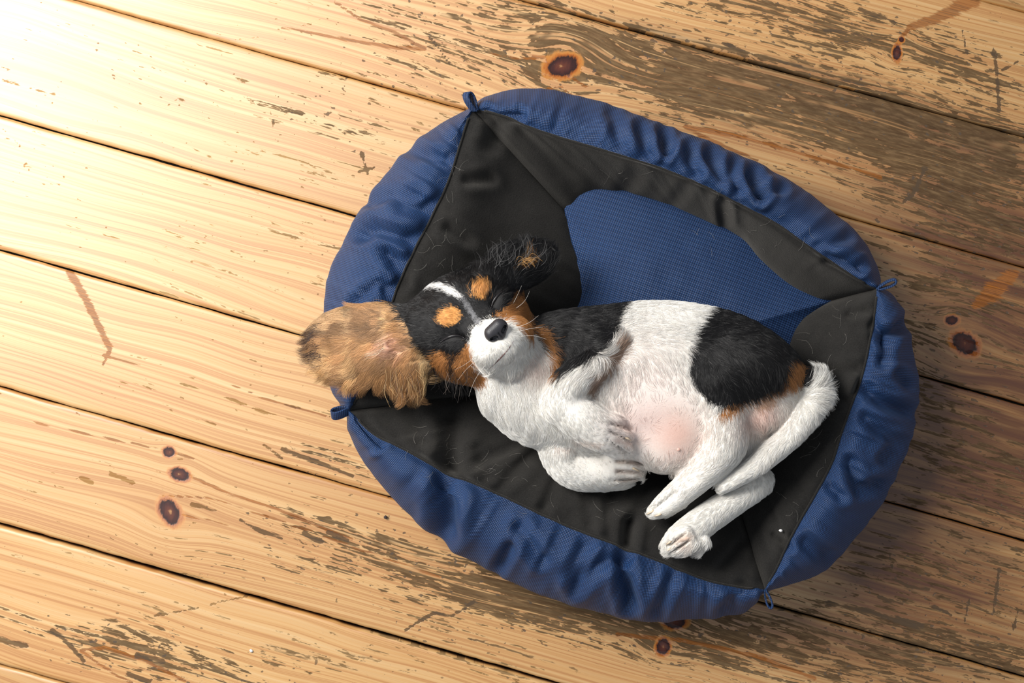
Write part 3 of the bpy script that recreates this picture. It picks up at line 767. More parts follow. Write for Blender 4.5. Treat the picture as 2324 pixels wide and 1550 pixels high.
# fore legs
ch([(1295, 800, 98, 82, 30), (1365, 795, 112, 42, 20), (1392, 780, 114, 26, 15)], .008)
ch([(1392, 780, 116, 25, 15), (1342, 828, 126, 38, 18), (1288, 880, 130, 43, 19), (1272, 918, 129, 42, 18)], .003)
ch([(1272, 918, 129, 42, 18), (1315, 948, 129, 47, 18), (1362, 978, 124, 46, 17), (1388, 994, 120, 36, 13)], .003)
for q in ([(1368, 950, 126, 19, 11), (1398, 957, 123, 17, 10), (1412, 966, 118, 12, 7)], [(1378, 968, 125, 20, 11), (1412, 982, 121, 18, 10), (1428, 993, 115, 12, 7)],
          [(1374, 990, 122, 20, 11), (1410, 1008, 117, 18, 10), (1426, 1018, 111, 12, 7)], [(1360, 1004, 118, 19, 11), (1392, 1024, 113, 16, 10), (1406, 1032, 108, 12, 7)]): ch(q, .0015)
ch([(1262, 968, 82, 60, 28), (1276, 1042, 80, 42, 26), (1312, 1064, 78, 47, 24), (1366, 1068, 75, 46, 22), (1396, 1066, 72, 40, 18)], .003)
for q in ([(1384, 1036, 82, 20, 12), (1424, 1036, 80, 18, 11), (1444, 1044, 75, 13, 8)], [(1390, 1056, 82, 21, 12), (1436, 1056, 78, 19, 11), (1458, 1064, 72, 13, 8)],
          [(1384, 1080, 78, 20, 12), (1430, 1078, 73, 18, 11), (1452, 1080, 68, 12, 8)], [(1364, 1096, 72, 18, 12), (1406, 1096, 69, 16, 10), (1426, 1094, 65, 12, 7)]): ch(q, .0015)
for q in ([(1384, 960, 136, 2.5, 6), (1432, 976, 124, 3.5, 6)], [(1384, 979, 136, 2.5, 6), (1436, 1004, 122, 3.5, 6)], [(1378, 997, 133, 2.5, 6), (1422, 1028, 118, 3.5, 6)],
          [(1400, 1046, 92, 2.5, 6), (1466, 1051, 84, 3.5, 6)], [(1400, 1069, 90, 2.5, 6), (1468, 1073, 80, 3.5, 6)], [(1384, 1088, 86, 2.5, 6), (1450, 1088, 76, 3.5, 6)],
          [(1556, 1212, 117, 2.5, 5), (1516, 1240, 110, 3.5, 6)], [(1566, 1226, 117, 2.5, 5), (1524, 1252, 108, 3.5, 6)], [(1532, 1118, 108, 2.5, 5), (1482, 1158, 95, 3.5, 6)]): ch(q, .003, cut=True)
# head
ch([(1014, 738, 98, 92, 41), (1050, 718, 100, 100, 43), (1090, 692, 99, 86, 40)], .008)
ch([(1050, 800, 98, 68, 36)], .012)
ch([(1142, 722, 103, 58, 34)], .012)
ch([(1090, 752, 124, 60, 28), (1128, 776, 138, 54, 27), (1140, 782, 146, 44, 20)], .008)
ch([(1106, 796, 142, 40, 22), (1116, 818, 134, 34, 20)], .007)        # lip pads
ch([(1168, 752, 140, 33, 20), (1174, 766, 134, 30, 18)], .007)
ch([(1152, 822, 122, 40, 22)], .006)                                   # chin
ch([(1188, 800, 112, 30, 18)], .008)
for c in [(1024, 722, 133, 30, 12), (1090, 664, 131, 26, 12)]: ch([c], .008)      # brows
for c in [(1033, 778, 129, 31, 12), (1137, 684, 127, 27, 12)]: ch([c], .005)      # closed eyes
ch([(1002, 774, 138, 5, 4), (1028, 761, 144, 5, 4), (1056, 764, 142, 5, 4)], .002, cut=True)
ch([(1116, 694, 140, 5, 4), (1128, 672, 141, 5, 4), (1140, 660, 137, 5, 4)], .002, cut=True)
ch([(1166, 774, 155, 4, 4), (1152, 794, 153, 4, 5), (1137, 811, 149, 4, 5), (1103, 844, 136, 4, 5)], .003, cut=True)   # mouth
# ears: the tan underside of one lies open over the rim, the other is tucked behind
ch([(952, 742, 112, 46, 18), (905, 755, 108, 66, 8), (860, 775, 104, 88, 6), (808, 785, 101, 93, 5), (780, 784, 99, 82, 4.5)], .008)
ch([(930, 800, 104, 50, 9), (930, 850, 98, 36, 6)], .008)
ch([(888, 782, 114, 9, 7), (905, 790, 114, 6, 5)], .004, cut=True)     # ear canal
ch([(1112, 640, 104, 46, 18), (1160, 612, 92, 56, 13), (1205, 592, 84, 48, 9)], .008)
BV, BF = fld.surface()
# the body settles on the cloth
hb = bed_zs(BV[:, 0], BV[:, 1]) + .0012
BV[:, 2] = np.maximum(BV[:, 2], hb)
# light smoothing
def smooth_mesh(V, F, it, lam=.5):
    e = np.vstack([F[:, [0, 1]], F[:, [1, 2]], F[:, [2, 3]], F[:, [3, 0]]])
    e = np.vstack([e, e[:, ::-1]])
    deg = np.bincount(e[:, 0], minlength=len(V))[:, None]
    for _ in range(it):
        A = np.stack([np.bincount(e[:, 0], V[e[:, 1], k], len(V)) for k in range(3)], -1) / np.maximum(deg, 1)
        V = V + lam * (A - V)
    return V
BV = smooth_mesh(BV, BF, 2)

# ---- coat: where each colour grows
WHITE = (.80, .770, .715); BLACK = (.0085, .008, .0085); TAN = (.40, .175, .055); PINK = (.70, .45, .37); CREAM = (.74, .60, .43)
def coat(x, y, soft=5.0):
    x = x + soft * rng.standard_normal(x.shape); y = y + soft * rng.standard_normal(x.shape)
    c = np.tile(np.array(WHITE), (len(x), 1))
    def paint(m, col, a=1.0):
        m = np.asarray(m, float) * a
        c[:] = c * (1 - m[:, None]) + np.array(col) * m[:, None]
    P = lambda pts: in_poly(x, y, pts)
    E = lambda ex, ey, rx, ry, a=0: (((x - ex) * math.cos(a) + (y - ey) * math.sin(a)) / rx) ** 2 + (((y - ey) * math.cos(a) - (x - ex) * math.sin(a)) / ry) ** 2
    G = lambda ex, ey, rx, ry, a=0: np.exp(-E(ex, ey, rx, ry, a))
    # thin pink skin of the belly
    paint(G(1470, 880, 95, 130, -.2), (.74, .63, .585), .75)
    paint(G(1535, 985, 62, 62), PINK, .95); paint(G(1450, 960, 70, 50), (.62, .44, .40), .6)
    paint(G(1725, 945, 55, 40, -.5), PINK, .8); paint(G(1215, 830, 45, 40), (.72, .52, .45), .55)
    # pink skin tint plus painted shade between toes and front paws
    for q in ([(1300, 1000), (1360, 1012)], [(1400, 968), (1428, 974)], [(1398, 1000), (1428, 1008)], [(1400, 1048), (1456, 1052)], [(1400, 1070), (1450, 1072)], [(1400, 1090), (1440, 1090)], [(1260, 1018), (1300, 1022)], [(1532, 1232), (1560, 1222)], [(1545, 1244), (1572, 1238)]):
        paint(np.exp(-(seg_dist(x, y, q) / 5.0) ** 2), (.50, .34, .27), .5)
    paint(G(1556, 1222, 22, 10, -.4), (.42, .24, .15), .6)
    # saddle patches
    paint(P([(1185, 700), (1260, 690), (1340, 680), (1425, 672), (1402, 725), (1392, 768), (1372, 792), (1330, 822), (1292, 842), (1264, 866), (1254, 838), (1244, 804), (1222, 772), (1200, 748)]), BLACK)
    paint(P([(1214, 738), (1238, 756), (1258, 792), (1268, 852), (1252, 858), (1248, 822), (1236, 786), (1214, 758)]), TAN)
    paint(P([(1402, 780), (1424, 776), (1412, 812), (1374, 862), (1344, 905), (1336, 888), (1368, 832)]), (.30, .16, .085), .8)
    paint(P([(1612, 690), (1660, 680), (1740, 730), (1800, 780), (1850, 835), (1836, 880), (1795, 872), (1760, 892), (1722, 908), (1640, 924), (1616, 912), (1588, 892), (1566, 850), (1562, 800), (1574, 758)]), BLACK)
    paint(P([(1793, 815), (1818, 812), (1824, 845), (1802, 874), (1766, 893), (1692, 915), (1644, 950), (1628, 940), (1650, 922), (1722, 905), (1766, 881), (1788, 855)]), TAN)
    paint((E(1735, 915, 26, 12, -.4) < 1), TAN, .6)
    # head
    paint(P([(850, 670), (930, 640), (985, 610), (1050, 560), (1150, 530), (1290, 540), (1270, 640), (1215, 660), (1206, 740), (1150, 760), (1085, 800), (1062, 880), (1010, 872), (985, 920), (950, 850), (915, 780), (885, 735)]), BLACK)
    paint(P([(1074, 742), (1064, 782), (1068, 832), (1092, 862), (1130, 862), (1170, 850), (1215, 800), (1206, 762), (1176, 736), (1150, 726), (1116, 722), (1096, 730)]), WHITE)
    paint(P([(1118, 716), (1148, 700), (1166, 676), (1188, 668), (1202, 700), (1208, 742), (1202, 766), (1186, 756), (1164, 734)]), TAN)
    paint(P([(1060, 770), (1070, 800), (1074, 836), (1106, 856), (1090, 878), (1050, 876), (1010, 852), (988, 838), (984, 806), (1000, 794), (1030, 812), (1050, 798)]), TAN)
    paint(P([(1018, 806), (1032, 808), (1030, 848), (1016, 846)]), BLACK, .9)
    paint(P([(976, 640), (1000, 640), (1030, 654), (1052, 674), (1046, 680), (1020, 666), (996, 654), (974, 648)]), (.85, .83, .80))
    paint(P([(1046, 674), (1056, 678), (1082, 718), (1098, 735), (1086, 742), (1072, 722)]), (.20, .20, .21), .8)
    paint(E(1020, 719, 27, 21, -.4) < 1, (.62, .29, .085)); paint(E(1090, 660, 21, 19) < 1, (.62, .29, .085))
    paint(E(1035, 779, 28, 18, -.5) < 1, BLACK); paint(E(1137, 684, 24, 17, -.9) < 1, BLACK)
    # open ear
    ear = P([(905, 712), (885, 672), (820, 680), (770, 688), (725, 700), (690, 740), (690, 840), (730, 880), (800, 900), (880, 915), (935, 915), (965, 880), (962, 830), (945, 785), (925, 745)])
    paint(ear, (.47, .270, .122)); paint(ear & (y < 765) & (y > 700) & (x < 880), (.33, .205, .115), .6)
    paint(ear & (x < 730 + 8 * np.sin(y / 9)), (.050, .030, .028), .85)
    paint(G(893, 783, 22, 20), (.80, .50, .42), .95)
    paint(P([(948, 788), (968, 800), (985, 850), (982, 890), (960, 860), (950, 830)]), (.42, .28, .14), .8)
    paint(E(1186, 606, 22, 6, -.1) < 1, (.36, .18, .055), .8)
    return np.clip(c, 0, 1)

def hair_len(x, y):
    """strand length in metres"""
    L = np.full(x.shape, .0095)
    G = lambda ex, ey, rx, ry: np.exp(-((x - ex) / rx) ** 2 - ((y - ey) / ry) ** 2)
    L -= .0055 * np.clip(G(1520, 960, 100, 90) * 1.2, 0, 1)
    L -= .0052 * np.clip(G(1060, 740, 120, 110) * 1.3, 0, 1)
    L -= .0012 * G(1130, 780, 60, 60)
    L += .013 * G(810, 790, 110, 90) + .014 * G(940, 860, 50, 50) + .013 * G(1180, 600, 90, 50)
    L += .004 * G(1230, 760, 50, 60) + .006 * G(1385, 800, 50, 40) + .005 * G(1110, 920, 50, 70) + .004 * G(1480, 1060, 60, 40)
    L += .006 * G(1870, 880, 35, 50) + .003 * G(1780, 860, 40, 30) + .003 * G(1570, 1240, 40, 20)
    L -= .0045 * G(1620, 1110, 170, 90); L -= .003 * G(1810, 960, 60, 60)
    for q in ((1300, 920, 70, 60), (1390, 990, 60, 50), (1340, 1065, 110, 50), (1420, 1065, 50, 40), (1500, 1150, 50, 40), (1550, 1225, 60, 40)):
        L = L * (1 - .62 * G(*q))
    return np.clip(L, .0022, .030)

GROOM = [(1060, 705, -.7, -.7), (985, 655, -.85, -.4), (935, 720, -1, .15), (1020, 720, -.75, -.5), (1090, 640, -.2, -1), (1140, 640, .4, -.9), (1185, 690, .9, -.45), (1040, 845, -.3, 1), (990, 805, -.75, .6), (1090, 862, .1, 1),
         (1085, 790, -.5, .7), (1110, 830, -.1, 1), (1150, 722, .6, -.5), (1185, 745, .9, .1), (1150, 800, .4, .8), (1085, 735, -.5, -.7),
         (1150, 900, .1, 1), (1100, 900, -.2, 1), (1140, 960, .3, .9), (1230, 720, .8, -.15), (1300, 740, .7, .5), (1230, 860, .2, .9), (1240, 940, .5, .85), (1220, 780, .6, .6),
         (1480, 715, .8, .5), (1400, 700, .9, .2), (1450, 850, .1, 1), (1550, 760, .8, .5), (1520, 900, .0, 1), (1400, 880, -.3, .9), (1440, 1000, .2, 1), (1500, 1050, -.2, 1),
         (1600, 740, .9, .4), (1640, 800, .5, .8), (1700, 860, .3, .9), (1750, 780, .7, .7), (1790, 850, .5, .6), (1600, 850, .2, 1), (1690, 760, .8, .5),
         (1385, 775, .7, -.5), (1340, 830, -.5, .7), (1290, 880, -.4, .9), (1320, 950, .6, .8), (1380, 990, .9, .5), (1300, 1060, .9, .4), (1260, 1020, -.2, 1), (1420, 1075, 1, .2),
         (1610, 920, .1, 1), (1650, 990, -.1, 1), (1570, 1090, -.8, .7), (1500, 1150, -.85, .5), (1690, 960, .2, 1), (1650, 1140, -.8, .55), (1735, 1090, .5, .7), (1550, 1215, -.85, .5), (1580, 1240, -.3, 1),
         (1860, 860, .6, -.75), (1875, 900, .95, .2), (1830, 950, .3, .7), (1780, 1010, -.5, .8), (1690, 1070, -.85, .55),
         (900, 700, -.8, -.3), (820, 690, -1, -.1), (760, 720, -1, .15), (730, 780, -1, .2), (760, 840, -.8, .6), (830, 850, -.55, .85), (880, 870, -.2, 1), (930, 880, .1, 1), (960, 870, .35, .95), (850, 780, -1, .25),
         (1130, 610, .1, -1), (1180, 590, .55, -.8), (1230, 590, .9, -.4), (1090, 590, -.3, -.9), (1200, 640, .9, .1), (1190, 606, .95, -.25), (1175, 604, .9, -.4)]
GA = np.array(GROOM)
GA[:, 2:] /= np.linalg.norm(GA[:, 2:], axis=1)[:, None]
def groom(x, y):
    out = np.zeros((len(x), 2))
    for s in range(0, len(x), 20000):
        d2 = (x[s:s + 20000, None] - GA[None, :, 0]) ** 2 + (y[s:s + 20000, None] - GA[None, :, 1]) ** 2
        w = 1 / (d2 + 60) ** 1.6
        v = w @ GA[:, 2:]
        out[s:s + 20000] = v
    er = 1 - .75 * np.exp(-((x - 810) / 130) ** 2 - ((y - 790) / 110) ** 2)
    a = er * (.40 * vnoise(x / 45, y / 45, 51) + .20 * vnoise(x / 17, y / 17, 52))
    out /= np.linalg.norm(out, axis=1)[:, None] + 1e-9
    return np.stack([out[:, 0] * np.cos(a) - out[:, 1] * np.sin(a), out[:, 0] * np.sin(a) + out[:, 1] * np.cos(a)], -1)

def coat_material(name, attr, rough, hair=False):
    n = N(name)
    c = n.attr(attr, 'Color')
    if hair:
        n.bs(Base_Color=c, Roughness=rough, IOR=1.45, Specular_IOR_Level=.45)
    else:
        nz = n.noise(n.obj(), 700, 2, .6)
        n.bs(Base_Color=n.mix(n.lin(nz, .3, .7, 0, .25), c, n.mix(1.0, c, (.7, .66, .62), 'MULTIPLY')), Roughness=rough, IOR=1.4,
             Normal=n.bump(nz, .2, .0006), Subsurface_Weight=.06, Subsurface_Radius=(.006, .003, .002), Subsurface_Scale=.5)
    return n.m
M_COAT = coat_material('puppy_coat', 'coat', .75)
M_HAIR = coat_material('puppy_hair', 'coat', .42, True)

pup = empty('puppy', W(1420, 830, .04))
pup['label'] = 'sleeping black, white and tan long-eared spaniel puppy lying belly up in the bed'
pup['category'] = 'puppy'
po = np.array(pup.location)
bx, by = UNW(BV)
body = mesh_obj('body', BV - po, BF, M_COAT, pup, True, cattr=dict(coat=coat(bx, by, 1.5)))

# nose leather
_T = Matrix.Rotation(0, 3, 'Z')
nf = Field((-.016, -.016, -.014), (.016, .016, .014), .0006)
def nraw(p, r, hz, k, cut=False):
    p = np.atleast_2d(np.array(p, float)) / 1000; r = np.atleast_1d(np.array(r, float)) / 1000; hz = np.atleast_1d(np.array(hz, float)) / 1000
    nf.raw(p, np.broadcast_to(r, (len(p),)).copy(), np.broadcast_to(hz, (len(p),)).copy(), k, cut)
# local frame: x across the nostrils, y towards the forehead, z out of the face
nraw([(-4.2, 2.2, 0), (4.2, 2.2, 0)], 5.2, 5.6, .003)
nraw([(0, -3.0, -.5)], 5.4, 5.4, .004)
nraw([(-6.0, -.5, -.2)], 4.0, 4.6, .003); nraw([(6.0, -.5, -.2)], 4.0, 4.6, .003)
nraw([(-4.3, -3.0, 5.0), (-6.9, -1.4, 3.6)], [2.3, 1.5], [4.6, 3.4], .0012, True)
nraw([(4.3, -3.0, 5.0), (6.9, -1.4, 3.6)], [2.3, 1.5], [4.6, 3.4], .0012, True)
nraw([(0, -1.0, 5.6), (0, -8.5, 3.6)], .45, 1.8, .0008, True)
NV, NF_ = nf.surface()
nx = np.array([27, 25, 0.0]); nx /= np.linalg.norm(nx)          # image right-up across the face (world axes)
nose_n = np.array([.14, -.20, .97]); nose_n -= nx * (nose_n @ nx); nose_n /= np.linalg.norm(nose_n)
ny = np.cross(nose_n, nx)
NV = NV * 1.08
NVw = W(1127, 751, .1660) + NV[:, :1] * nx + NV[:, 1:2] * ny + NV[:, 2:] * nose_n
def nose_mat():
    n = N('black_nose_leather')
    v = n.t.nodes.new('ShaderNodeTexVoronoi'); v.inputs['Scale'].default_value = 2200
    n.set(v.inputs['Vector'], n.obj())
    n.bs(Base_Color=n.mix(n.noise(n.obj(), 300, 2), (.016, .016, .019), (.036, .034, .040)), Roughness=.36, IOR=1.45, Normal=n.bump(v.outputs['Distance'], .3, .0004))
    return n.m
nose = mesh_obj('nose', NVw - po, NF_, nose_mat(), pup)
nose['label'] = 'black leathery nose'

# closed lids, mouth line, claws
M_LID = plain('dark_eyelid_skin', (.010, .008, .009), .38)
M_LIP = plain('pinkish_brown_lip', (.13, .062, .055), .5)
M_CLAW = plain('pale_horn_claw', (.62, .50, .36), .35)
SB = BVHTree.FromPolygons(BV.tolist(), BF.tolist())
def top_z(x, y):
    h = SB.ray_cast(Vector((x, y, .5)), Vector((0, 0, -1)))
    return h[0].z if h[0] is not None else .05
def on_skin(px, py, lift=0.0):
    z = .10
    for _ in range(5):
        p = W(px, py, z); z = top_z(p[0], p[1])
    return W(px, py, z + lift)
for pts, r in (([(998, 778), (1012, 768), (1030, 762), (1046, 763), (1058, 770)], .0011), ([(1114, 700), (1120, 684), (1130, 670), (1141, 661)], .0010)):
    q = resample(pts, 18)
    path = np.array([on_skin(a, b, .0002) for a, b in q])
    V, F = tube(path, r * np.sin(np.linspace(.15, math.pi - .15, len(path))) + .0003, 8)
    mesh_obj('eyelid', V - po, F, M_LID, pup)['label'] = 'black rim of the closed eye'
q = resample([(1166, 774), (1152, 794), (1137, 811), (1120, 828), (1101, 845)], 24)
path = smooth_line = np.array([on_skin(a, b, .0001) for a, b in q])
for _ in range(3): path[1:-1] = (path[:-2] + path[1:-1] * 2 + path[2:]) / 4
V, F = tube(path, .0005 * np.sin(np.linspace(.2, math.pi - .2, len(path))) + .0002, 8)
mesh_obj('mouth_line', V - po, F, M_LIP, pup)['label'] = 'pinkish brown closed lip line'
for (ax, ay), (bx_, by_) in (((1484, 1158), (1466, 1168)), ((1500, 1166), (1484, 1172)), ((1522, 1228), (1511, 1236)), ((1522, 1244), (1510, 1252)), ((1436, 1062), (1452, 1070)), ((1420, 992), (1432, 1000))):
    a = on_skin(ax, ay, -.001); b = W(bx_, by_, max(a[2] - .003, bed_z(*W(bx_, by_, a[2])[:2]) + .001))
    t = np.linspace(0, 1, 7)[:, None]
    path = a * (1 - t) + b * t + np.array([0, 0, .0018]) * np.sin(t * math.pi)
    V, F = tube(path, np.linspace(.0013, .0003, 7), 7)
    mesh_obj('claw', V - po, F, M_CLAW, pup)
nip = on_skin(1540, 1020)
th = np.linspace(0, math.pi / 2, 5)
V = [nip + np.array([.0016 * math.sin(a) * math.cos(f), .0016 * math.sin(a) * math.sin(f), .0012 * math.cos(a)]) for a in th for f in np.linspace(0, 2 * math.pi, 10, endpoint=False)]
F = [(i * 10 + j, (i + 1) * 10 + j, (i + 1) * 10 + (j + 1) % 10, i * 10 + (j + 1) % 10) for i in range(4) for j in range(10)]
mesh_obj('nipple', np.array(V) - po, F, plain('pink_nipple', (.66, .40, .33), .5), pup)

# ---- fur
def strands(name, parent, roots, pts, radius, colour, mat, origin, tip=.25):
    n, k = pts.shape[:2]
    hc = bpy.data.hair_curves.new(name)
    hc.add_curves([k] * n)
    hc.attributes['position'].data.foreach_set('vector', (pts - origin).astype(np.float32).ravel())
    rr = radius[:, None] * np.linspace(1, tip, k)[None] ** 1.0
    ra = hc.attributes.get('radius') or hc.attributes.new('radius', 'FLOAT', 'POINT')
    ra.data.foreach_set('value', rr.astype(np.float32).ravel())
    ca = hc.attributes.new('coat', 'FLOAT_COLOR', 'CURVE')
    ca.data.foreach_set('color', np.c_[colour, np.ones(n)].astype(np.float32).ravel())
    hc.materials.append(mat)
    o = bpy.data.objects.new(name, hc)
    COL.objects.link(o)
    if parent: o.parent = parent
    return o

def grow(n_try, seed):
    r = np.random.default_rng(seed)
    A, B, C, D = (BV[BF[:, i]] for i in range(4))
    nr = np.cross(C - A, D - B); ar = np.linalg.norm(nr, axis=1) / 2
    nr /= 2 * ar[:, None] + 1e-12
    vis = nr[:, 2] > -.45
    # no hair where the body rests on the cloth
    ce = (A + B + C + D) / 4
    vis &= ce[:, 2] > bed_zs(ce[:, 0], ce[:, 1]) + .003
    p = ar * vis
    f = r.choice(len(BF), n_try, p=p / p.sum())
    u = r.random((n_try, 1)); v = r.random((n_try, 1))
    root = (A[f] * (1 - u) + B[f] * u) * (1 - v) + (D[f] * (1 - u) + C[f] * u) * v
    nn = nr[f]
    x, y = UNW(root)
    # smooth normals a little
    keep = np.ones(n_try, bool)
    # bare skin: nose, eyes, ear canal, sparse belly
    def E(ex, ey, rx, ry): return ((x - ex) / rx) ** 2 + ((y - ey) / ry) ** 2
    keep &= ~(E(1127, 751, 27, 22) < 1)
    keep &= ~((E(1030, 766, 26, 6) < 1) | (E(1127, 680, 8, 20) < 1))
    keep &= ~(E(890, 782, 14, 13) < 1)
    keep &= seg_dist(x, y, [(1166, 774), (1152, 794), (1137, 811), (1120, 828), (1101, 845)]) > 3.0
    sparse = np.clip(1.15 * np.exp(-E(1525, 975, 85, 85)) + .72 * np.exp(-E(1465, 900, 100, 120)) + .8 * np.exp(-E(1725, 945, 40, 30)), 0, .93)
    keep &= r.random(n_try) > sparse
    root, nn, x, y = root[keep], nn[keep], x[keep], y[keep]
    n = len(root)
    g = groom(x, y)
    L = hair_len(x, y) * r.uniform(.65, 1.2, n)
    # clumping: neighbours lean to a shared tip
    nc = max(n // 34, 1)
    ear0 = np.exp(-((x - 810) / 120) ** 2 - ((y - 790) / 100) ** 2) + np.exp(-((x - 940) / 50) ** 2 - ((y - 860) / 50) ** 2)
    pw = 1 - .80 * np.clip(ear0 * 1.3, 0, 1)
    ci = r.choice(n, nc, replace=False, p=pw / pw.sum())
    kd = kdtree.KDTree(nc)
    for i, j in enumerate(ci): kd.insert(root[j], i)
    kd.balance()
    own = np.array([kd.find(q)[1] for q in root])
    k = 6
    t = np.linspace(0, 1, k)
    d = np.stack([g[:, 0], -g[:, 1], np.zeros(n)], -1)
    d = d + .15 * r.standard_normal((n, 3))
    d -= nn * np.sum(d * nn, 1)[:, None]
    d /= np.linalg.norm(d, axis=1)[:, None] + 1e-9
    lift = .34 + .16 * r.random(n)
    ear = np.exp(-((x - 810) / 120) ** 2 - ((y - 790) / 100) ** 2) + np.exp(-((x - 940) / 50) ** 2 - ((y - 860) / 50) ** 2) + np.exp(-((x - 1180) / 90) ** 2 - ((y - 600) / 55) ** 2)
    ear = np.clip(ear, 0, 1)
    lift = lift * (1 - .6 * ear)
    side = np.cross(nn, d)
    ph = (vnoise(x / 30, y / 30, 71) * 3.0)[:, None]
    wav = (.0030 * ear * L / .02)[:, None] * np.sin(t[None] * 7.5 + ph) * t[None]
    curl = (.18 * vnoise(x / 60, y / 60, 72) + .12 * r.standard_normal(n)) * (1 - .5 * ear)
    along = L[:, None] * t[None]
    up = (lift * L)[:, None] * (t - .75 * t ** 2)[None]
    P = root[:, None] + d[:, None] * along[..., None] + nn[:, None] * (up[..., None] - .0003) + side[:, None] * (wav + (curl * L)[:, None] * t[None] ** 2)[..., None]
    P[..., 2] -= (.10 * L)[:, None] * t[None] ** 2
    tipc = P[ci[own]] - root[ci[own]][:, None]
    sh = .55 * t ** 1.3
    tgt = root[ci[own]][:, None] + tipc * (L / (L[ci[own]] + 1e-9))[:, None, None]
    sh = sh[None] * (1 + .45 * ear)[:, None]
    P = P * (1 - sh[..., None]) + tgt * sh[..., None]
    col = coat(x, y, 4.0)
    jit = np.exp(.16 * r.standard_normal((n, 1)))
    dark = col.mean(1) < .06
    grey = dark & (r.random(n) < .05)
    col[grey] = (.085, .082, .080)
    cj = np.exp(.22 * r.standard_normal(nc))[own][:, None]
    lock = (vnoise(x / 26, y / 60, 81) > .15)[:, None]
    gold = np.where(lock, np.array([[1.30, 1.36, 1.36]]), np.array([[.82, .75, .68]]))
    col = np.where((ear > .35)[:, None] & ~dark[:, None], col * cj * gold, col)
    col = np.clip(col * jit, 0, .86)
    rad = np.where(dark, .000085, .00009) * r.uniform(.7, 1.25, n)
    return root, P, rad, col
N_HAIR = 270000
root, P, rad, col = grow(N_HAIR, 3)
for a in range(1, P.shape[1]):
    P[:, a, 2] = np.maximum(P[:, a, 2], bed_zs(P[:, a, 0], P[:, a, 1]) + .0008)
fur = strands('fur', pup, root, P, rad, col, M_HAIR, po)
fur['kind'] = 'stuff'

# long single hairs: whiskers, ear fringe curls, tail fringe
def wisps():
    paths, cols, rads = [], [], []
    r = np.random.default_rng(8)
    def add(root, tip, bend, col, rad, z_up=.006):
        a = on_skin(*root, .0005); b = W(*tip, max(a[2] + z_up, bed_z(*W(tip[0], tip[1], a[2])[:2]) + .002))
        t = np.linspace(0, 1, 10)[:, None]
        v = b - a; s = np.array([-v[1], v[0], 0])
        paths.append(a + v * t + s * bend * np.sin(t * math.pi)); cols.append(col); rads.append(rad)
    for _ in range(26):                       # curls on the rim of the open ear
        y0 = r.uniform(730, 850); x0 = 722 + r.uniform(-6, 10)
        add((x0, y0), (x0 - r.uniform(14, 32), y0 + r.uniform(-4, 26)), r.uniform(.2, .7) * r.choice([-1, 1, 1]), (.035, .018, .018), .00016, .001)
    for _ in range(40):                       # pale strands hanging from the ear
        x0 = r.uniform(870, 950); y0 = r.uniform(835, 872)
        add((x0, y0), (x0 + r.uniform(-10, 26), y0 + r.uniform(25, 60)), r.uniform(-.25, .25), (.50, .33, .16) if r.random() < .6 else (.12, .085, .07), .00015, -.002)
    for _ in range(60):                       # black neck hair showing below the cheek
        x0 = r.uniform(985, 1075); y0 = r.uniform(838, 868)
        add((x0, y0), (x0 + r.uniform(-14, 22), y0 + r.uniform(25, 58)), r.uniform(-.25, .25), (.018, .016, .016) if r.random() < .75 else (.16, .13, .11), .00014, -.004)
    for _ in range(34):                       # dark fringe at the tail root
        x0 = r.uniform(1850, 1868); y0 = r.uniform(850, 925)
        add((x0, y0), (x0 + r.uniform(15, 38), y0 + r.uniform(-30, 18)), r.uniform(-.3, .3), (.30, .29, .28) if r.random() < .5 else (.06, .05, .05), .00010, .002)
    for _ in range(90):                       # fringe of the tucked ear
        x0 = r.uniform(1080, 1225); y0 = 575 + r.uniform(0, 40)
        add((x0, y0), (x0 + r.uniform(-15, 40), y0 - r.uniform(22, 52)), r.uniform(-.3, .3), (.14, .135, .135) if r.random() < .45 else (.02, .02, .02), .00013, .003)
    for _ in range(18):
        x0 = r.uniform(1168, 1205); y0 = r.uniform(590, 604)
        add((x0, y0), (x0 + r.uniform(14, 30), y0 - r.uniform(-6, 10)), r.uniform(.2, .5), (.52, .27, .08), .00016, .004)
    for p in (((1092, 812), (1040, 862)), ((1100, 830), (1064, 900)), ((1085, 800), (1030, 840)), ((1112, 842), (1096, 915)), ((1178, 752), (1232, 742)), ((1180, 764), (1240, 770)), ((1172, 742), (1222, 716)), ((1150, 838), (1170, 905)), ((1170, 700), (1202, 660)), ((1164, 690), (1184, 648))):
        add(p[0], p[1], r.uniform(-.15, .15), (.72, .68, .62), .00011, .006)
    return np.array(paths), np.array(rads), np.array(cols)
P, rad, col = wisps()
wh = strands('whiskers', pup, None, P, rad, col, M_HAIR, po, .3)
wh['label'] = 'long loose whiskers and curled fringe hairs'
wh['kind'] = 'stuff'

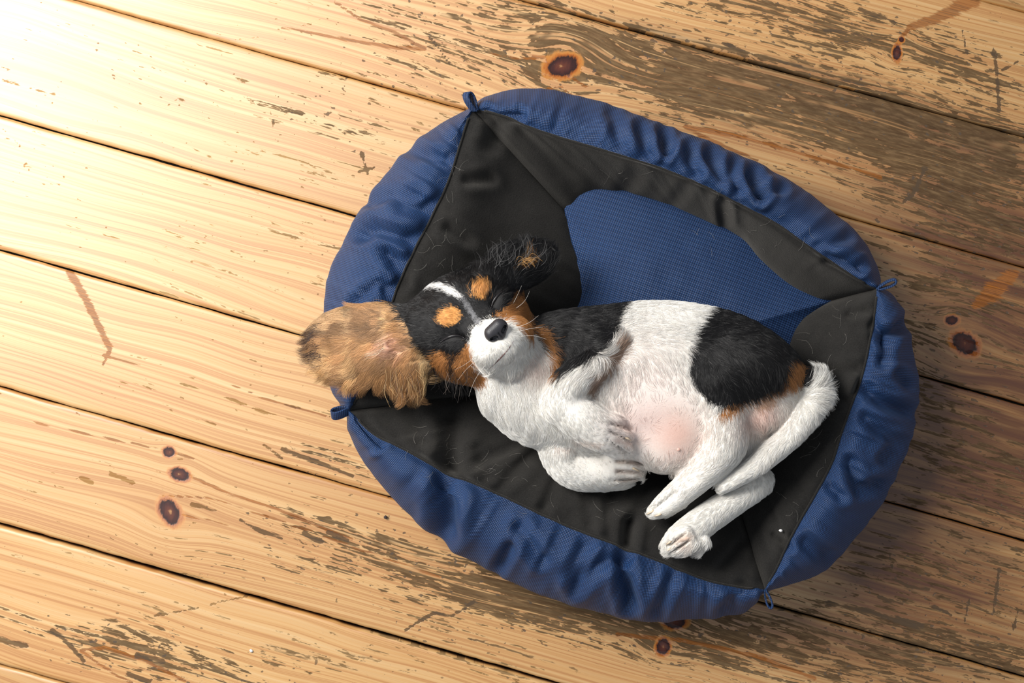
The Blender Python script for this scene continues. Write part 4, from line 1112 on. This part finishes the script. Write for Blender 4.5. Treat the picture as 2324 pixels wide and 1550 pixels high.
# shed hairs on the fleece
r = np.random.default_rng(21)
paths, cols, rads = [], [], []
zones = [(1030, 400, 30, 120, 14), (1010, 560, 40, 60, 12), (1130, 1070, 120, 40, 22), (980, 1010, 80, 40, 14), (1350, 1160, 120, 30, 14), (1400, 390, 120, 25, 8), (1640, 480, 90, 40, 8), (1750, 560, 90, 50, 8), (1870, 800, 60, 60, 10), (1920, 720, 30, 40, 5), (1850, 1000, 40, 80, 8), (1780, 1150, 40, 40, 5), (1600, 530, 60, 30, 5)]
for zx, zy, sx, sy, n in zones:
    for _ in range(n):
        x0 = zx + sx * r.standard_normal() * .6; y0 = zy + sy * r.standard_normal() * .6
        a = r.uniform(0, 2 * math.pi); L = r.uniform(10, 44); b = r.uniform(-1.8, 1.8)
        t = np.linspace(0, 1, 8)
        th = a + b * t
        qx = x0 + np.cumsum(np.cos(th)) * L / 8; qy = y0 + np.cumsum(np.sin(th)) * L / 8
        q = W(qx, qy, .06)
        zz = bed_zs(q[:, 0], q[:, 1])
        q = W(qx, qy, zz); q[:, 2] = bed_zs(q[:, 0], q[:, 1]) + .0013
        paths.append(q); cols.append((.25, .235, .21)); rads.append(r.uniform(.00004, .00009))
shed = strands('shed_hair', None, None, np.array(paths), np.array(rads), np.array(cols), M_HAIR, np.zeros(3), .5)
shed['kind'] = 'stuff'
shed['label'] = 'short pale shed dog hairs scattered over the black fleece lining'
shed['category'] = 'hair'

# crumbs on the boards and a bit of lint on the fleece
def crumb(px, py, z, r, col, label, name, cat):
    u = np.linspace(0, math.pi, 7); v = np.linspace(0, 2 * math.pi, 9)[:-1]
    g = np.random.default_rng(int(px))
    V = [[0, 0, r * .6]] + [[r * math.sin(a) * math.cos(f) * g.uniform(.7, 1.2), r * math.sin(a) * math.sin(f) * g.uniform(.6, 1.1), r * .6 * math.cos(a)] for a in u[1:-1] for f in v] + [[0, 0, -r * .6]]
    F = [(0, 1 + j, 1 + (j + 1) % 8) for j in range(8)]
    for i in range(4):
        F += [(1 + i * 8 + j, 9 + i * 8 + j, 9 + i * 8 + (j + 1) % 8, 1 + i * 8 + (j + 1) % 8) for j in range(8)]
    F += [(41, 33 + (j + 1) % 8, 33 + j) for j in range(8)]
    o = mesh_obj(name, V, F, plain(name + '_skin', col, .8))
    o.location = W(px, py, z + r * .55)
    o['label'] = label; o['category'] = cat
crumb(875, 1174, 0, .0020, (.03, .02, .02), 'tiny dark crumb on the floorboards just below the left end of the bed', 'dirt_crumb', 'crumb')
crumb(570, 1477, 0, .0017, (.75, .75, .74), 'tiny white crumb on the bottom left floorboards', 'white_crumb', 'crumb')
_p = W(1772, 1204, .06); _z = bed_z(_p[0], _p[1])
crumb(1772, 1204, _z + .0008, .0017, (.72, .70, .68), 'tiny white lint ball on the black fleece near the bottom right corner loop', 'lint_ball', 'lint')
